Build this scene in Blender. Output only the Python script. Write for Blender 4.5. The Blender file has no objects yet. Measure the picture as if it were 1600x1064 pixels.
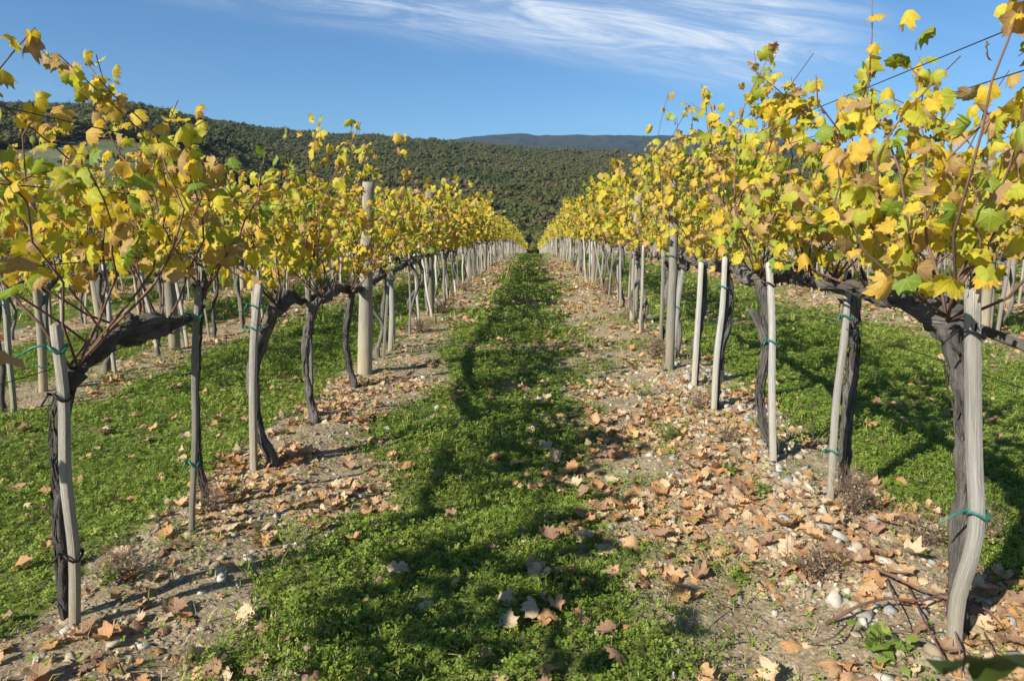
import bpy, bmesh, math, random
import numpy as np
from mathutils import Vector, Matrix, Euler

SC = bpy.context.scene
COL = SC.collection
R_ = math.radians
random.seed(11)
rng = np.random.default_rng(7)

# ------------------------------------------------------------------ camera
CAM_H = 1.40
PITCH, YAW = 10.72, 1.74
FPX = 1067.0
cd = bpy.data.cameras.new('camera')
cam = bpy.data.objects.new('camera', cd)
COL.objects.link(cam)
cam.location = (0, 0, CAM_H)
cam.rotation_euler = (R_(90 - PITCH), 0, R_(YAW))
cd.lens, cd.sensor_width = 24.0, 36.0
cd.clip_start, cd.clip_end = 0.05, 40000
cd.dof.use_dof = True
cd.dof.focus_distance = 5.0
cd.dof.aperture_fstop = 9.0
SC.camera = cam

# ------------------------------------------------------------------ sky and sun
SUN_TRAVEL = Vector((1.08, 1.04, -1.0)).normalized()
SUN_EL = math.asin(-SUN_TRAVEL.z)
world = bpy.data.worlds.new('World')
SC.world = world
world.use_nodes = True
wn, wl = world.node_tree.nodes, world.node_tree.links
wn.clear()


def N(tree, kind, **kw):
    n = tree.nodes.new(kind)
    for k, v in kw.items():
        if k.startswith('i_'):
            n.inputs[k[2:].replace('_', ' ')].default_value = v
        else:
            setattr(n, k, v)
    return n


def M_(tree, op, a, b=None, c=None, clamp=False):
    n = tree.nodes.new('ShaderNodeMath')
    n.operation = op
    n.use_clamp = clamp
    for i, v in enumerate((a, b, c)):
        if v is None:
            continue
        if isinstance(v, (int, float)):
            n.inputs[i].default_value = v
        else:
            tree.links.new(v, n.inputs[i])
    return n.outputs[0]


def sstep(tree, v, lo, hi):
    n = tree.nodes.new('ShaderNodeMapRange')
    n.interpolation_type = 'SMOOTHSTEP'
    tree.links.new(v, n.inputs[0])
    n.inputs[1].default_value, n.inputs[2].default_value = lo, hi
    n.inputs[3].default_value, n.inputs[4].default_value = 0, 1
    return n.outputs[0]


def mixc(tree, f, a, b, mode='MIX'):
    n = tree.nodes.new('ShaderNodeMix')
    n.data_type = 'RGBA'
    n.blend_type = mode
    n.clamp_factor = True
    for i, v in ((0, f), (6, a), (7, b)):
        if isinstance(v, (int, float)):
            n.inputs[i].default_value = v
        elif isinstance(v, tuple):
            n.inputs[i].default_value = v if len(v) == 4 else (*v, 1)
        else:
            tree.links.new(v, n.inputs[i])
    return n.outputs[2]


wt = world.node_tree
sky = N(wt, 'ShaderNodeTexSky', sky_type='NISHITA', sun_disc=False)
sky.sun_elevation = SUN_EL
sky.sun_rotation = math.atan2(-SUN_TRAVEL.x, -SUN_TRAVEL.y)
sky.altitude = 350
sky.air_density, sky.dust_density, sky.ozone_density = 1.0, 0.0, 3.5
tc = N(wt, 'ShaderNodeTexCoord')
sp = N(wt, 'ShaderNodeSeparateXYZ')
wl.new(tc.outputs['Generated'], sp.inputs[0])
ya = M_(wt, 'MAXIMUM', sp.outputs[1], 0.08)
u = M_(wt, 'DIVIDE', sp.outputs[0], ya)
v = M_(wt, 'DIVIDE', sp.outputs[2], ya)
w = M_(wt, 'ADD', v, M_(wt, 'MULTIPLY', u, 0.165))
cb = N(wt, 'ShaderNodeCombineXYZ')
wl.new(M_(wt, 'MULTIPLY', u, 2.3), cb.inputs[0])
wl.new(M_(wt, 'MULTIPLY', w, 19.0), cb.inputs[1])
n1 = N(wt, 'ShaderNodeTexNoise', i_Scale=1.6, i_Detail=9.0, i_Roughness=0.66, i_Distortion=1.3)
wl.new(cb.outputs[0], n1.inputs['Vector'])
n2 = N(wt, 'ShaderNodeTexNoise', i_Scale=0.5, i_Detail=3.0, i_Roughness=0.5)
wl.new(cb.outputs[0], n2.inputs['Vector'])
streak = sstep(wt, n1.outputs[0], 0.36, 0.72)
band = M_(wt, 'MULTIPLY', sstep(wt, w, 0.185, 0.27), M_(wt, 'SUBTRACT', 1.0, M_(wt, 'MULTIPLY', sstep(wt, w, 0.31, 0.46), 0.75)))
band = M_(wt, 'MULTIPLY', band, M_(wt, 'SUBTRACT', 1.0, M_(wt, 'MULTIPLY', sstep(wt, u, 0.30, 0.52), 0.95)))
band = M_(wt, 'MULTIPLY', band, M_(wt, 'ADD', 0.12, M_(wt, 'MULTIPLY', sstep(wt, u, -0.80, -0.42), 0.88)))
faint = M_(wt, 'MULTIPLY', sstep(wt, n2.outputs[0], 0.5, 0.8), 0.12)
front = M_(wt, 'MULTIPLY', sstep(wt, sp.outputs[1], 0.05, 0.25), sstep(wt, sp.outputs[2], 0.0, 0.04))
cl = M_(wt, 'MULTIPLY', M_(wt, 'ADD', M_(wt, 'MULTIPLY', band, M_(wt, 'ADD', M_(wt, 'MULTIPLY', streak, 1.0), 0.20)), M_(wt, 'MULTIPLY', faint, streak)), front, clamp=True)
skyc = mixc(wt, 1.0, sky.outputs[0], (0.285, 0.43, 0.525), 'MULTIPLY')
skc = mixc(wt, M_(wt, 'MULTIPLY', cl, 1.0), skyc, (3.2, 3.65, 4.25))
bg = N(wt, 'ShaderNodeBackground', i_Strength=0.13)
wl.new(skc, bg.inputs[0])
wo = N(wt, 'ShaderNodeOutputWorld')
wl.new(bg.outputs[0], wo.inputs[0])

sl = bpy.data.lights.new('sun', 'SUN')
sl.energy = 4.4
sl.angle = R_(0.53)
sl.color = (1.0, 0.945, 0.86)
sun = bpy.data.objects.new('sun', sl)
sun.rotation_euler = SUN_TRAVEL.to_track_quat('-Z', 'Y').to_euler()
sun.location = (-20, -20, 30)
COL.objects.link(sun)

SC.view_settings.view_transform = 'Standard'
SC.view_settings.look = 'None'
SC.view_settings.gamma = 1.0
SC.view_settings.use_curve_mapping = False
SC.view_settings.exposure = 0.86
SC.cycles.max_bounces = 8
SC.cycles.transparent_max_bounces = 4
SC.cycles.use_denoising = True

# ------------------------------------------------------------------ projection helpers (authoring aid: photo pixel -> world point)
_rx = Euler(cam.rotation_euler).to_matrix()


def ray(px, py):
    return (_rx @ Vector(((px - 800) / FPX, -(py - 532) / FPX, -1.0))).normalized()


def on_y(px, py, y):
    d = ray(px, py)
    t = y / d.y
    return Vector((d.x * t, y, CAM_H + d.z * t))


def on_x(px, py, x):
    d = ray(px, py)
    t = x / d.x
    return Vector((x, d.y * t, CAM_H + d.z * t))


# ------------------------------------------------------------------ noise and terrain height
_perm = np.random.default_rng(3).random((256, 256)).astype(np.float64)


def vnoise(x, y):
    x = np.asarray(x, float); y = np.asarray(y, float)
    xi = np.floor(x).astype(int); yi = np.floor(y).astype(int)
    fx = x - xi; fy = y - yi
    fx = fx * fx * (3 - 2 * fx); fy = fy * fy * (3 - 2 * fy)
    a = _perm[xi % 256, yi % 256]; b = _perm[(xi + 1) % 256, yi % 256]
    c = _perm[xi % 256, (yi + 1) % 256]; d = _perm[(xi + 1) % 256, (yi + 1) % 256]
    return (a * (1 - fx) + b * fx) * (1 - fy) + (c * (1 - fx) + d * fx) * fy - 0.5


def fbm(x, y, o=4):
    s = 0; a = 1.0
    for k in range(o):
        s = s + a * vnoise(np.asarray(x) * 2 ** k + 17.3 * k, np.asarray(y) * 2 ** k + 5.1 * k)
        a *= 0.5
    return s


def ss(v, lo, hi):
    t = np.clip((np.asarray(v, float) - lo) / (hi - lo), 0, 1)
    return t * t * (3 - 2 * t)


LEFT_X, RIGHT_X = -1.59, 1.40
ROWS = [(LEFT_X, .20, .70), (RIGHT_X, .93, .45)]
ROWS += [(-4.05 - 2.45 * k, .38, .50) for k in range(13)]
ROWS += [(5.7 + 2.9 * k, .75, .60) for k in range(12)]
ROW_END = 150.0


def base_z(x, y):
    y = np.asarray(y, float)
    yp = np.clip(y, 0, None)
    drop = np.where(yp < 60, .00037 * yp * yp, 1.332 + .0444 * (yp - 60))
    return -.01634 * y - drop


def ground_z(x, y):
    x = np.asarray(x, float); y = np.asarray(y, float)
    z = base_z(x, y)
    z = z + .07 * np.exp(-((x - 1.35) / .42) ** 2) + .03 * np.exp(-((x + 1.6) / .4) ** 2)
    z = z + .10 * np.exp(-((x - 5.6) / .7) ** 2)
    near = 1 / (1 + np.clip(y, 0, None) / 40)
    z = z + (.05 * fbm(x * 1.1, y * 1.1, 3) + .022 * vnoise(x * 6.3 + 9, y * 6.3) + .016 * vnoise(x * 12.1, y * 12.1 + 4)) * near
    return z


def gz(x, y):
    return float(ground_z(x, y))


def grass_mask(x, y):
    """1 = grass alley, 0 = tilled strip under a row."""
    x = np.asarray(x, float); y = np.asarray(y, float)
    m = np.ones(np.broadcast(x, y).shape)
    nz = .62 * fbm(x * .9 + 30, y * .9, 3) + .45 * vnoise(x * 3.6, y * 3.6 + 7) + .3 * vnoise(x * 9.6, y * 9.6 + 7)
    for xr, wl_, wr_ in ROWS:
        d = np.where(x < xr, (xr - x) / wl_, (x - xr) / wr_)
        m = np.minimum(m, ss(d + nz * .95, .62, 1.38))
    patch = ss(fbm(x * .8 + 70, y * .8 + 12, 3), .08, .36) * np.where(x < 0, .85, .45)
    bare = ss(fbm(x * .9 + 11, y * .9 + 55, 3), .20, .48) * .6
    bare = bare * (1 - np.exp(-((x + .2) / .6) ** 2) * np.exp(-(y / 4.5) ** 4))
    return np.clip(np.maximum(m - bare * m, patch), 0, 1)


def plane_hit(px, py):
    d = ray(px, py)
    t = 0.5
    for _ in range(4000):
        p = Vector((0, 0, CAM_H)) + d * t
        if p.z <= gz(p.x, p.y):
            break
        t *= 1.003
    return p


# ------------------------------------------------------------------ mesh helpers
def make_mesh(name, verts, tris=None, quads=None, uv=None, attrs=None, mats=(), smooth=True, mat_idx=None):
    me = bpy.data.meshes.new(name)
    verts = np.asarray(verts, np.float32)
    tris = np.zeros((0, 3), np.int32) if tris is None else np.asarray(tris, np.int32).reshape(-1, 3)
    quads = np.zeros((0, 4), np.int32) if quads is None else np.asarray(quads, np.int32).reshape(-1, 4)
    nf = len(tris) + len(quads)
    loops = np.concatenate([tris.ravel(), quads.ravel()]).astype(np.int32)
    starts = np.concatenate([np.arange(len(tris)) * 3, len(tris) * 3 + np.arange(len(quads)) * 4]).astype(np.int32)
    me.vertices.add(len(verts)); me.vertices.foreach_set('co', verts.ravel())
    me.loops.add(len(loops)); me.loops.foreach_set('vertex_index', loops)
    me.polygons.add(nf); me.polygons.foreach_set('loop_start', starts)
    try:
        me.polygons.foreach_set('loop_total', np.concatenate([np.full(len(tris), 3), np.full(len(quads), 4)]).astype(np.int32))
    except Exception:
        pass
    if smooth:
        me.polygons.foreach_set('use_smooth', np.ones(nf, bool))
    if mat_idx is not None:
        me.polygons.foreach_set('material_index', np.asarray(mat_idx, np.int32))
    if uv is not None:
        l = me.uv_layers.new(name='UVMap')
        l.data.foreach_set('uv', np.asarray(uv, np.float32)[loops].ravel())
    for k, a in (attrs or {}).items():
        at = me.attributes.new(k, 'FLOAT', 'POINT')
        at.data.foreach_set('value', np.asarray(a, np.float32))
    for m in mats:
        me.materials.append(m)
    me.update()
    me.validate()
    return me


def link(name, me, parent=None, loc=None):
    o = bpy.data.objects.new(name, me)
    COL.objects.link(o)
    if parent is not None:
        o.parent = parent
    if loc is not None:
        o.location = loc
    return o


def tag(o, label=None, cat=None, group=None, kind=None):
    if label: o['label'] = label
    if cat: o['category'] = cat
    if group: o['group'] = group
    if kind: o['kind'] = kind
    return o


def empty(name, loc, rz=0):
    o = bpy.data.objects.new(name, None)
    o.empty_display_size = .1
    COL.objects.link(o)
    o.location = loc
    o.rotation_euler = (0, 0, rz)
    return o


def smooth_path(pts, rad, step):
    pts = [np.array(p, float) for p in pts]
    P = [2 * pts[0] - pts[1]] + pts + [2 * pts[-1] - pts[-2]]
    out, ro = [], []
    for i in range(1, len(P) - 2):
        L = np.linalg.norm(P[i + 1] - P[i])
        n = max(1, int(L / step))
        for k in range(n):
            t = k / n
            a, b, c, d = P[i - 1], P[i], P[i + 1], P[i + 2]
            out.append(.5 * ((2 * b) + (-a + c) * t + (2 * a - 5 * b + 4 * c - d) * t * t + (-a + 3 * b - 3 * c + d) * t ** 3))
            ro.append(rad[i - 1] * (1 - t) + rad[i] * t)
    out.append(pts[-1]); ro.append(rad[-1])
    return np.array(out), np.array(ro)


def tube(pts, rad, sides=8, gnarl=0.0, seed=0, twist=0.0, square=False):
    """-> verts, quads, tris, uv (uv in metres-ish: u around, v along)."""
    pts = np.asarray(pts, float); rad = np.asarray(rad, float)
    n = len(pts)
    tan = np.gradient(pts, axis=0)
    tan /= np.linalg.norm(tan, axis=1)[:, None] + 1e-9
    ref = np.array([0, 1.0, 0]) if abs(tan[0][1]) < .8 else np.array([1.0, 0, 0])
    a = np.cross(tan[0], ref); a /= np.linalg.norm(a)
    A = [a]
    for i in range(1, n):
        a = A[-1] - tan[i] * np.dot(A[-1], tan[i])
        A.append(a / (np.linalg.norm(a) + 1e-9))
    A = np.array(A); B = np.cross(tan, A)
    ln = np.concatenate([[0], np.cumsum(np.linalg.norm(np.diff(pts, axis=0), axis=1))])
    th = np.linspace(0, 2 * np.pi, sides, endpoint=False)[None, :] + twist * ln[:, None]
    if square:
        e = .09
        base = np.array([[1, 1 - e], [1 - e, 1], [-1 + e, 1], [-1, 1 - e], [-1, -1 + e], [-1 + e, -1], [1 - e, -1], [1, -1 + e]])
        sides = 8
        ca, sa = np.cos(twist * ln), np.sin(twist * ln)
        X = base[None, :, 0] * ca[:, None] - base[None, :, 1] * sa[:, None]
        Y = base[None, :, 0] * sa[:, None] + base[None, :, 1] * ca[:, None]
        rr = rad[:, None]
        V = pts[:, None, :] + (X * rr)[..., None] * A[:, None, :] + (Y * rr)[..., None] * B[:, None, :]
    else:
        thn = np.linspace(0, 2 * np.pi, sides, endpoint=False)[None, :]
        if gnarl:
            g = 1 + gnarl * (1.3 * vnoise(np.cos(thn) * 2.2 + seed * 3.1 + 40, np.sin(thn) * 2.2 + ln[:, None] * 2.2 + seed)
                             + 1.1 * vnoise(np.cos(thn) * 1.2 + ln[:, None] * 13 + seed, np.sin(thn) * 1.2 + 9)
                             + 1.0 * vnoise(thn * 2.2 + seed * 7 + 50, ln[:, None] * 7.0)
                             + .75 * vnoise(np.abs(thn - np.pi) * 3.2 + seed * 5 + 20, ln[:, None] * 2.5))
        else:
            g = np.ones((n, sides))
        rr = rad[:, None] * g
        V = pts[:, None, :] + (np.cos(th) * rr)[..., None] * A[:, None, :] + (np.sin(th) * rr)[..., None] * B[:, None, :]
    verts = V.reshape(-1, 3)
    i = np.arange(n - 1)[:, None] * sides; j = np.arange(sides)[None, :]; k = (j + 1) % sides
    quads = np.stack([i + j, i + k, i + sides + k, i + sides + j], -1).reshape(-1, 4)
    uu = np.broadcast_to(np.abs(np.linspace(-1, 1, sides, endpoint=False))[None, :], (n, sides))
    uv = np.stack([uu.ravel(), np.repeat(ln, sides)], -1)
    c0, c1 = len(verts), len(verts) + 1
    verts = np.vstack([verts, pts[0], pts[-1]])
    uv = np.vstack([uv, [.5, 0], [.5, ln[-1]]])
    jj = np.arange(sides); kk = (jj + 1) % sides
    tris = np.vstack([np.stack([np.full(sides, c0), kk, jj], -1), np.stack([np.full(sides, c1), (n - 1) * sides + jj, (n - 1) * sides + kk], -1)])
    return verts, quads, tris, uv


class Acc:
    """collects tubes / boxes into one mesh"""
    def __init__(s):
        s.v, s.q, s.t, s.u, s.n = [], [], [], [], 0

    def add(s, part):
        v, q, t, u = part
        s.v.append(v); s.q.append(q + s.n); s.t.append(t + s.n); s.u.append(u); s.n += len(v)
        return s

    def mesh(s, name, mats, smooth=True):
        return make_mesh(name, np.vstack(s.v), np.vstack(s.t), np.vstack(s.q), np.vstack(s.u), mats=mats, smooth=smooth)


def rotmats(yaw, pitch, roll):
    cy, sy, cp, sp_, cr, sr = np.cos(yaw), np.sin(yaw), np.cos(pitch), np.sin(pitch), np.cos(roll), np.sin(roll)
    z = np.zeros_like(cy); o = np.ones_like(cy)
    Rz = np.stack([np.stack([cy, -sy, z], -1), np.stack([sy, cy, z], -1), np.stack([z, z, o], -1)], -2)
    Rx = np.stack([np.stack([o, z, z], -1), np.stack([z, cp, -sp_], -1), np.stack([z, sp_, cp], -1)], -2)
    Ry = np.stack([np.stack([cr, z, sr], -1), np.stack([z, o, z], -1), np.stack([-sr, z, cr], -1)], -2)
    return Rz @ Rx @ Ry


def scatter_mesh(name, protos, idx, pos, rot, scl, tint, mats, smooth=False, want_uv=True):
    """join many copies of little proto shapes (verts, tris, uv) into one mesh"""
    VV, TT, UU, TI, base = [], [], [], [], 0
    scl = np.asarray(scl, float)
    for k, (pv, pt, pu) in enumerate(protos):
        sel = np.where(idx == k)[0]
        if not len(sel):
            continue
        s = scl[sel][:, None, None] if scl.ndim == 1 else scl[sel][:, None, :]
        v = np.einsum('nij,nmj->nmi', rot[sel], pv[None] * s) + pos[sel][:, None, :]
        m = len(pv)
        t = pt[None] + (np.arange(len(sel)) * m)[:, None, None] + base
        VV.append(v.reshape(-1, 3)); TT.append(t.reshape(-1, 3))
        UU.append(np.tile(pu, (len(sel), 1))); TI.append(np.repeat(tint[sel], m))
        base += len(sel) * m
    return make_mesh(name, np.vstack(VV), np.vstack(TT), uv=np.vstack(UU) if want_uv else None, attrs={'tint': np.concatenate(TI)}, mats=mats, smooth=smooth)


# ------------------------------------------------------------------ materials
def new_mat(name):
    m = bpy.data.materials.new(name)
    m.use_nodes = True
    t = m.node_tree
    t.nodes.clear()
    out = t.nodes.new('ShaderNodeOutputMaterial')
    return m, t, out


def ramp(t, fac, stops, interp='LINEAR'):
    n = t.nodes.new('ShaderNodeValToRGB')
    e = n.color_ramp.elements
    n.color_ramp.interpolation = interp
    while len(e) > 1:
        e.remove(e[-1])
    e[0].position, e[0].color = stops[0][0], (*stops[0][1], 1)
    for p, c in stops[1:]:
        k = e.new(p); k.color = (*c, 1)
    t.links.new(fac, n.inputs[0])
    return n.outputs[0]


def noise(t, vec, scale, detail=4, rough=.55, dist=0):
    n = N(t, 'ShaderNodeTexNoise', i_Scale=scale, i_Detail=detail, i_Roughness=rough, i_Distortion=dist)
    if vec is not None:
        t.links.new(vec, n.inputs['Vector'])
    return n.outputs[0]


def bsdf(t, col, rough=.6, bump=None, bstr=.3, bdist=.01, spec=.3):
    b = t.nodes.new('ShaderNodeBsdfPrincipled')
    if isinstance(col, tuple):
        b.inputs['Base Color'].default_value = (*col, 1)
    else:
        t.links.new(col, b.inputs['Base Color'])
    b.inputs['Roughness'].default_value = rough
    b.inputs['Specular IOR Level'].default_value = spec
    if bump is not None:
        bn = t.nodes.new('ShaderNodeBump')
        bn.inputs['Strength'].default_value = bstr
        bn.inputs['Distance'].default_value = bdist
        t.links.new(bump, bn.inputs['Height'])
        t.links.new(bn.outputs[0], b.inputs['Normal'])
    return b


def rand_value(t, spread=1.0):
    a = N(t, 'ShaderNodeAttribute', attribute_name='tint')
    oi = N(t, 'ShaderNodeObjectInfo')
    return M_(t, 'FRACT', M_(t, 'ADD', a.outputs['Fac'], M_(t, 'MULTIPLY', oi.outputs['Random'], spread)))


def leaf_material(name, stops, edge_col, edge_amt, trans, vein=(.62, .60, .25), rough=.5, bright=1.0, spread=1.0, edge_var=.0):
    m, t, out = new_mat(name)
    r = rand_value(t, spread)
    uvn = N(t, 'ShaderNodeUVMap')
    s = N(t, 'ShaderNodeSeparateXYZ'); t.links.new(uvn.outputs[0], s.inputs[0])
    col = ramp(t, r, stops)
    # uv: x across, y from petiole towards the tip (negative)
    rr = N(t, 'ShaderNodeVectorMath', operation='LENGTH'); t.links.new(uvn.outputs[0], rr.inputs[0])
    rad = rr.outputs['Value']
    ang = M_(t, 'ABSOLUTE', M_(t, 'ARCTAN2', s.outputs[0], M_(t, 'MULTIPLY', s.outputs[1], -1.0)))
    d = M_(t, 'MINIMUM', ang, M_(t, 'MINIMUM', M_(t, 'ABSOLUTE', M_(t, 'SUBTRACT', ang, .88)), M_(t, 'ABSOLUTE', M_(t, 'SUBTRACT', ang, 1.85))))
    d = M_(t, 'MULTIPLY', d, rad)
    off = N(t, 'ShaderNodeCombineXYZ')
    t.links.new(M_(t, 'MULTIPLY', r, 91.0), off.inputs[2])
    va = N(t, 'ShaderNodeVectorMath', operation='ADD')
    t.links.new(uvn.outputs[0], va.inputs[0]); t.links.new(off.outputs[0], va.inputs[1])
    nz = noise(t, va.outputs[0], 2.2, 5, .6)
    nf = noise(t, va.outputs[0], 9.0, 3, .6)
    # greener flesh along the veins, mottled
    gre = M_(t, 'MULTIPLY', M_(t, 'SUBTRACT', 1.0, sstep(t, d, 0.0, .22)), sstep(t, nz, .40, .62))
    col = mixc(t, M_(t, 'MULTIPLY', gre, .35), col, (.20, .28, .035))
    # brown, dried margins and blotches
    e = M_(t, 'ADD', M_(t, 'MULTIPLY', rad, .62), M_(t, 'MULTIPLY', nz, 1.0))
    e = M_(t, 'ADD', e, M_(t, 'MULTIPLY', M_(t, 'SUBTRACT', M_(t, 'FRACT', M_(t, 'MULTIPLY', r, 7.31)), .64), edge_var))
    ed = sstep(t, e, 1.06 - edge_amt, 1.22 - edge_amt)
    col = mixc(t, M_(t, 'MULTIPLY', ed, .85), col, mixc(t, nf, edge_col, tuple(c * .55 for c in edge_col)))
    col = mixc(t, M_(t, 'MULTIPLY', sstep(t, nf, .66, .74), .55), col, tuple(c * .6 for c in edge_col))
    ve = M_(t, 'SUBTRACT', 1.0, sstep(t, d, .008, .03))
    col = mixc(t, M_(t, 'MULTIPLY', ve, .30), col, vein)
    wv = noise(t, va.outputs[0], 14.0, 2, .5)
    b = bsdf(t, col, rough, M_(t, 'ADD', wv, M_(t, 'MULTIPLY', sstep(t, d, 0, .10), .5)), .4, .005, .35)
    tr = t.nodes.new('ShaderNodeBsdfTranslucent')
    t.links.new(mixc(t, 1.0, col, (1.25 * bright, 1.2 * bright, .85, 1), 'MULTIPLY'), tr.inputs[0])
    mx = t.nodes.new('ShaderNodeMixShader'); mx.inputs[0].default_value = trans
    t.links.new(b.outputs[0], mx.inputs[1]); t.links.new(tr.outputs[0], mx.inputs[2])
    t.links.new(mx.outputs[0], out.inputs[0])
    return m


MAT_LEAF = leaf_material('vine_leaf', [(0, (.16, .26, .03)), (.06, (.27, .35, .035)), (.20, (.44, .46, .04)), (.42, (.62, .53, .035)), (.66, (.72, .51, .03)),
                                      (.82, (.66, .40, .045)), (.91, (.52, .33, .13)), (1, (.44, .27, .13))], (.44, .26, .12), .16, .44, edge_var=.36)
MAT_DEAD = leaf_material('fallen_leaf', [(0, (.46, .235, .105)), (.25, (.46, .235, .105)), (.30, (.53, .315, .165)), (.5, (.54, .325, .17)), (.55, (.56, .42, .26)), (.75, (.55, .41, .26)), (.8, (.31, .175, .11)), (.95, (.31, .175, .11)), (1, (.58, .42, .14))],
                         (.30, .15, .08), .05, .18, vein=(.55, .38, .22), rough=.7, spread=.12)


def simple_leafy(name, stops, trans, rough=.55):
    m, t, out = new_mat(name)
    r = rand_value(t)
    col = ramp(t, r, stops)
    b = bsdf(t, col, rough, spec=.25)
    tr = t.nodes.new('ShaderNodeBsdfTranslucent')
    t.links.new(mixc(t, 1.0, col, (1.15, 1.25, .7, 1), 'MULTIPLY'), tr.inputs[0])
    mx = t.nodes.new('ShaderNodeMixShader'); mx.inputs[0].default_value = trans
    t.links.new(b.outputs[0], mx.inputs[1]); t.links.new(tr.outputs[0], mx.inputs[2])
    t.links.new(mx.outputs[0], out.inputs[0])
    return m


MAT_GRASS = simple_leafy('grass', [(0, (.070, .125, .016)), (.35, (.150, .232, .028)), (.65, (.25, .33, .045)), (.80, (.35, .375, .085)), (1, (.50, .43, .21))], .35)
MAT_STRAW = simple_leafy('dry_grass', [(0, (.22, .17, .11)), (.5, (.38, .31, .19)), (1, (.48, .42, .30))], .15, .8)
MAT_WEED = simple_leafy('weed', [(0, (.12, .20, .03)), (1, (.30, .36, .07))], .3)
MAT_PETAL = simple_leafy('petal', [(0, (.78, .78, .76)), (1, (.82, .82, .80))], .3)
MAT_YELLOW = simple_leafy('yellow_petal', [(0, (.80, .60, .02)), (1, (.85, .68, .03))], .2)


def wood_material(name, dark, light, base_tint, scale=(26, 2.2), bstr=.5, bdist=.006, foot=None):
    m, t, out = new_mat(name)
    uvn = N(t, 'ShaderNodeUVMap')
    mp = N(t, 'ShaderNodeMapping'); mp.inputs['Scale'].default_value = (scale[0] * .1, scale[1], 1)
    t.links.new(uvn.outputs[0], mp.inputs[0])
    oi = N(t, 'ShaderNodeObjectInfo')
    off = N(t, 'ShaderNodeCombineXYZ'); t.links.new(M_(t, 'MULTIPLY', oi.outputs['Random'], 37.0), off.inputs[2])
    va = N(t, 'ShaderNodeVectorMath', operation='ADD'); t.links.new(mp.outputs[0], va.inputs[0]); t.links.new(off.outputs[0], va.inputs[1])
    g = noise(t, va.outputs[0], 3.2, 6, .65, .4)
    big = noise(t, va.outputs[0], .6, 3, .5)
    col = ramp(t, g, [(.32, dark), (.47, tuple(a * .4 + b * .6 for a, b in zip(dark, light))), (.66, light)])
    fine = noise(t, va.outputs[0], 11.0, 3, .6, .2)
    col = mixc(t, sstep(t, fine, .54, .70), col, tuple(c * .55 for c in light))
    col = mixc(t, sstep(t, big, .42, .68), col, mixc(t, .5, col, base_tint))
    if foot:
        tz = N(t, 'ShaderNodeTexCoord'); sz_ = N(t, 'ShaderNodeSeparateXYZ'); t.links.new(tz.outputs['Object'], sz_.inputs[0])
        low = M_(t, 'SUBTRACT', 1.0, sstep(t, M_(t, 'ADD', sz_.outputs[2], M_(t, 'MULTIPLY', M_(t, 'SUBTRACT', big, .5), .5)), .02, .55))
        col = mixc(t, M_(t, 'MULTIPLY', low, .62), col, mixc(t, g, tuple(c * .55 for c in foot), foot))
    hv = N(t, 'ShaderNodeHueSaturation')
    t.links.new(M_(t, 'ADD', .66, M_(t, 'MULTIPLY', oi.outputs['Random'], .6)), hv.inputs['Value'])
    t.links.new(col, hv.inputs['Color'])
    b = bsdf(t, hv.outputs[0], .85, g, bstr, bdist, .15)
    t.links.new(b.outputs[0], out.inputs[0])
    return m


MAT_BARK = wood_material('vine_bark', (.030, .025, .021), (.36, .325, .285), (.15, .13, .108), (110, 3.0), 1.0, .025)
MAT_STAKE = wood_material('grey_stake_wood', (.10, .09, .075), (.45, .42, .365), (.27, .235, .165), (190, 1.5), .8, .007, foot=(.38, .31, .19))
MAT_STAKE_W = wood_material('pale_stake_wood', (.13, .12, .10), (.62, .595, .545), (.36, .31, .23), (190, 1.4), .8, .007, foot=(.50, .43, .29))
MAT_POLE = wood_material('round_pole_wood', (.13, .115, .09), (.34, .305, .245), (.27, .235, .145), (150, 1.0), .6, .006, foot=(.44, .37, .21))
MAT_CANE = wood_material('cane_bark', (.07, .035, .024), (.24, .145, .105), (.16, .085, .06), (30, 6), .3, .002)


def flat_mat(name, col, rough=.6, metal=0.0, bumpscale=None):
    m, t, out = new_mat(name)
    tcn = N(t, 'ShaderNodeTexCoord')
    nz = noise(t, tcn.outputs['Object'], bumpscale or 40, 4)
    c = mixc(t, nz, tuple(x * .75 for x in col), tuple(min(1, x * 1.2) for x in col))
    b = bsdf(t, c, rough, nz, .2, .003)
    b.inputs['Metallic'].default_value = metal
    t.links.new(b.outputs[0], out.inputs[0])
    return m


MAT_TIE = flat_mat('green_plastic_tie', (.03, .17, .125), .4)
MAT_BLACK = flat_mat('black_tape', (.012, .012, .014), .55)
MAT_WIRE = flat_mat('dark_wire', (.06, .055, .05), .5, .6)
MAT_STEM = flat_mat('green_stem', (.10, .16, .04), .6)
MAT_DRYSTEM = flat_mat('dry_stem', (.20, .13, .09), .8)
MAT_STEM_TRUNK = flat_mat('forest_trunk', (.10, .08, .06), .9)


def stone_material():
    m, t, out = new_mat('limestone')
    r = rand_value(t, .06)
    tcn = N(t, 'ShaderNodeTexCoord')
    nz = noise(t, tcn.outputs['Object'], 30, 5)
    col = ramp(t, r, [(0, (.28, .22, .145)), (.22, (.29, .23, .15)), (.28, (.40, .34, .235)), (.47, (.40, .335, .235)), (.53, (.31, .295, .27)), (.72, (.32, .305, .28)), (.78, (.50, .46, .38)), (1, (.48, .44, .36))])
    col = mixc(t, M_(t, 'MULTIPLY', sstep(t, nz, .45, .7), .5), col, (.30, .24, .16))
    b = bsdf(t, col, .9, nz, .4, .006, .2)
    t.links.new(b.outputs[0], out.inputs[0])
    return m


MAT_STONE = stone_material()


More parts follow.
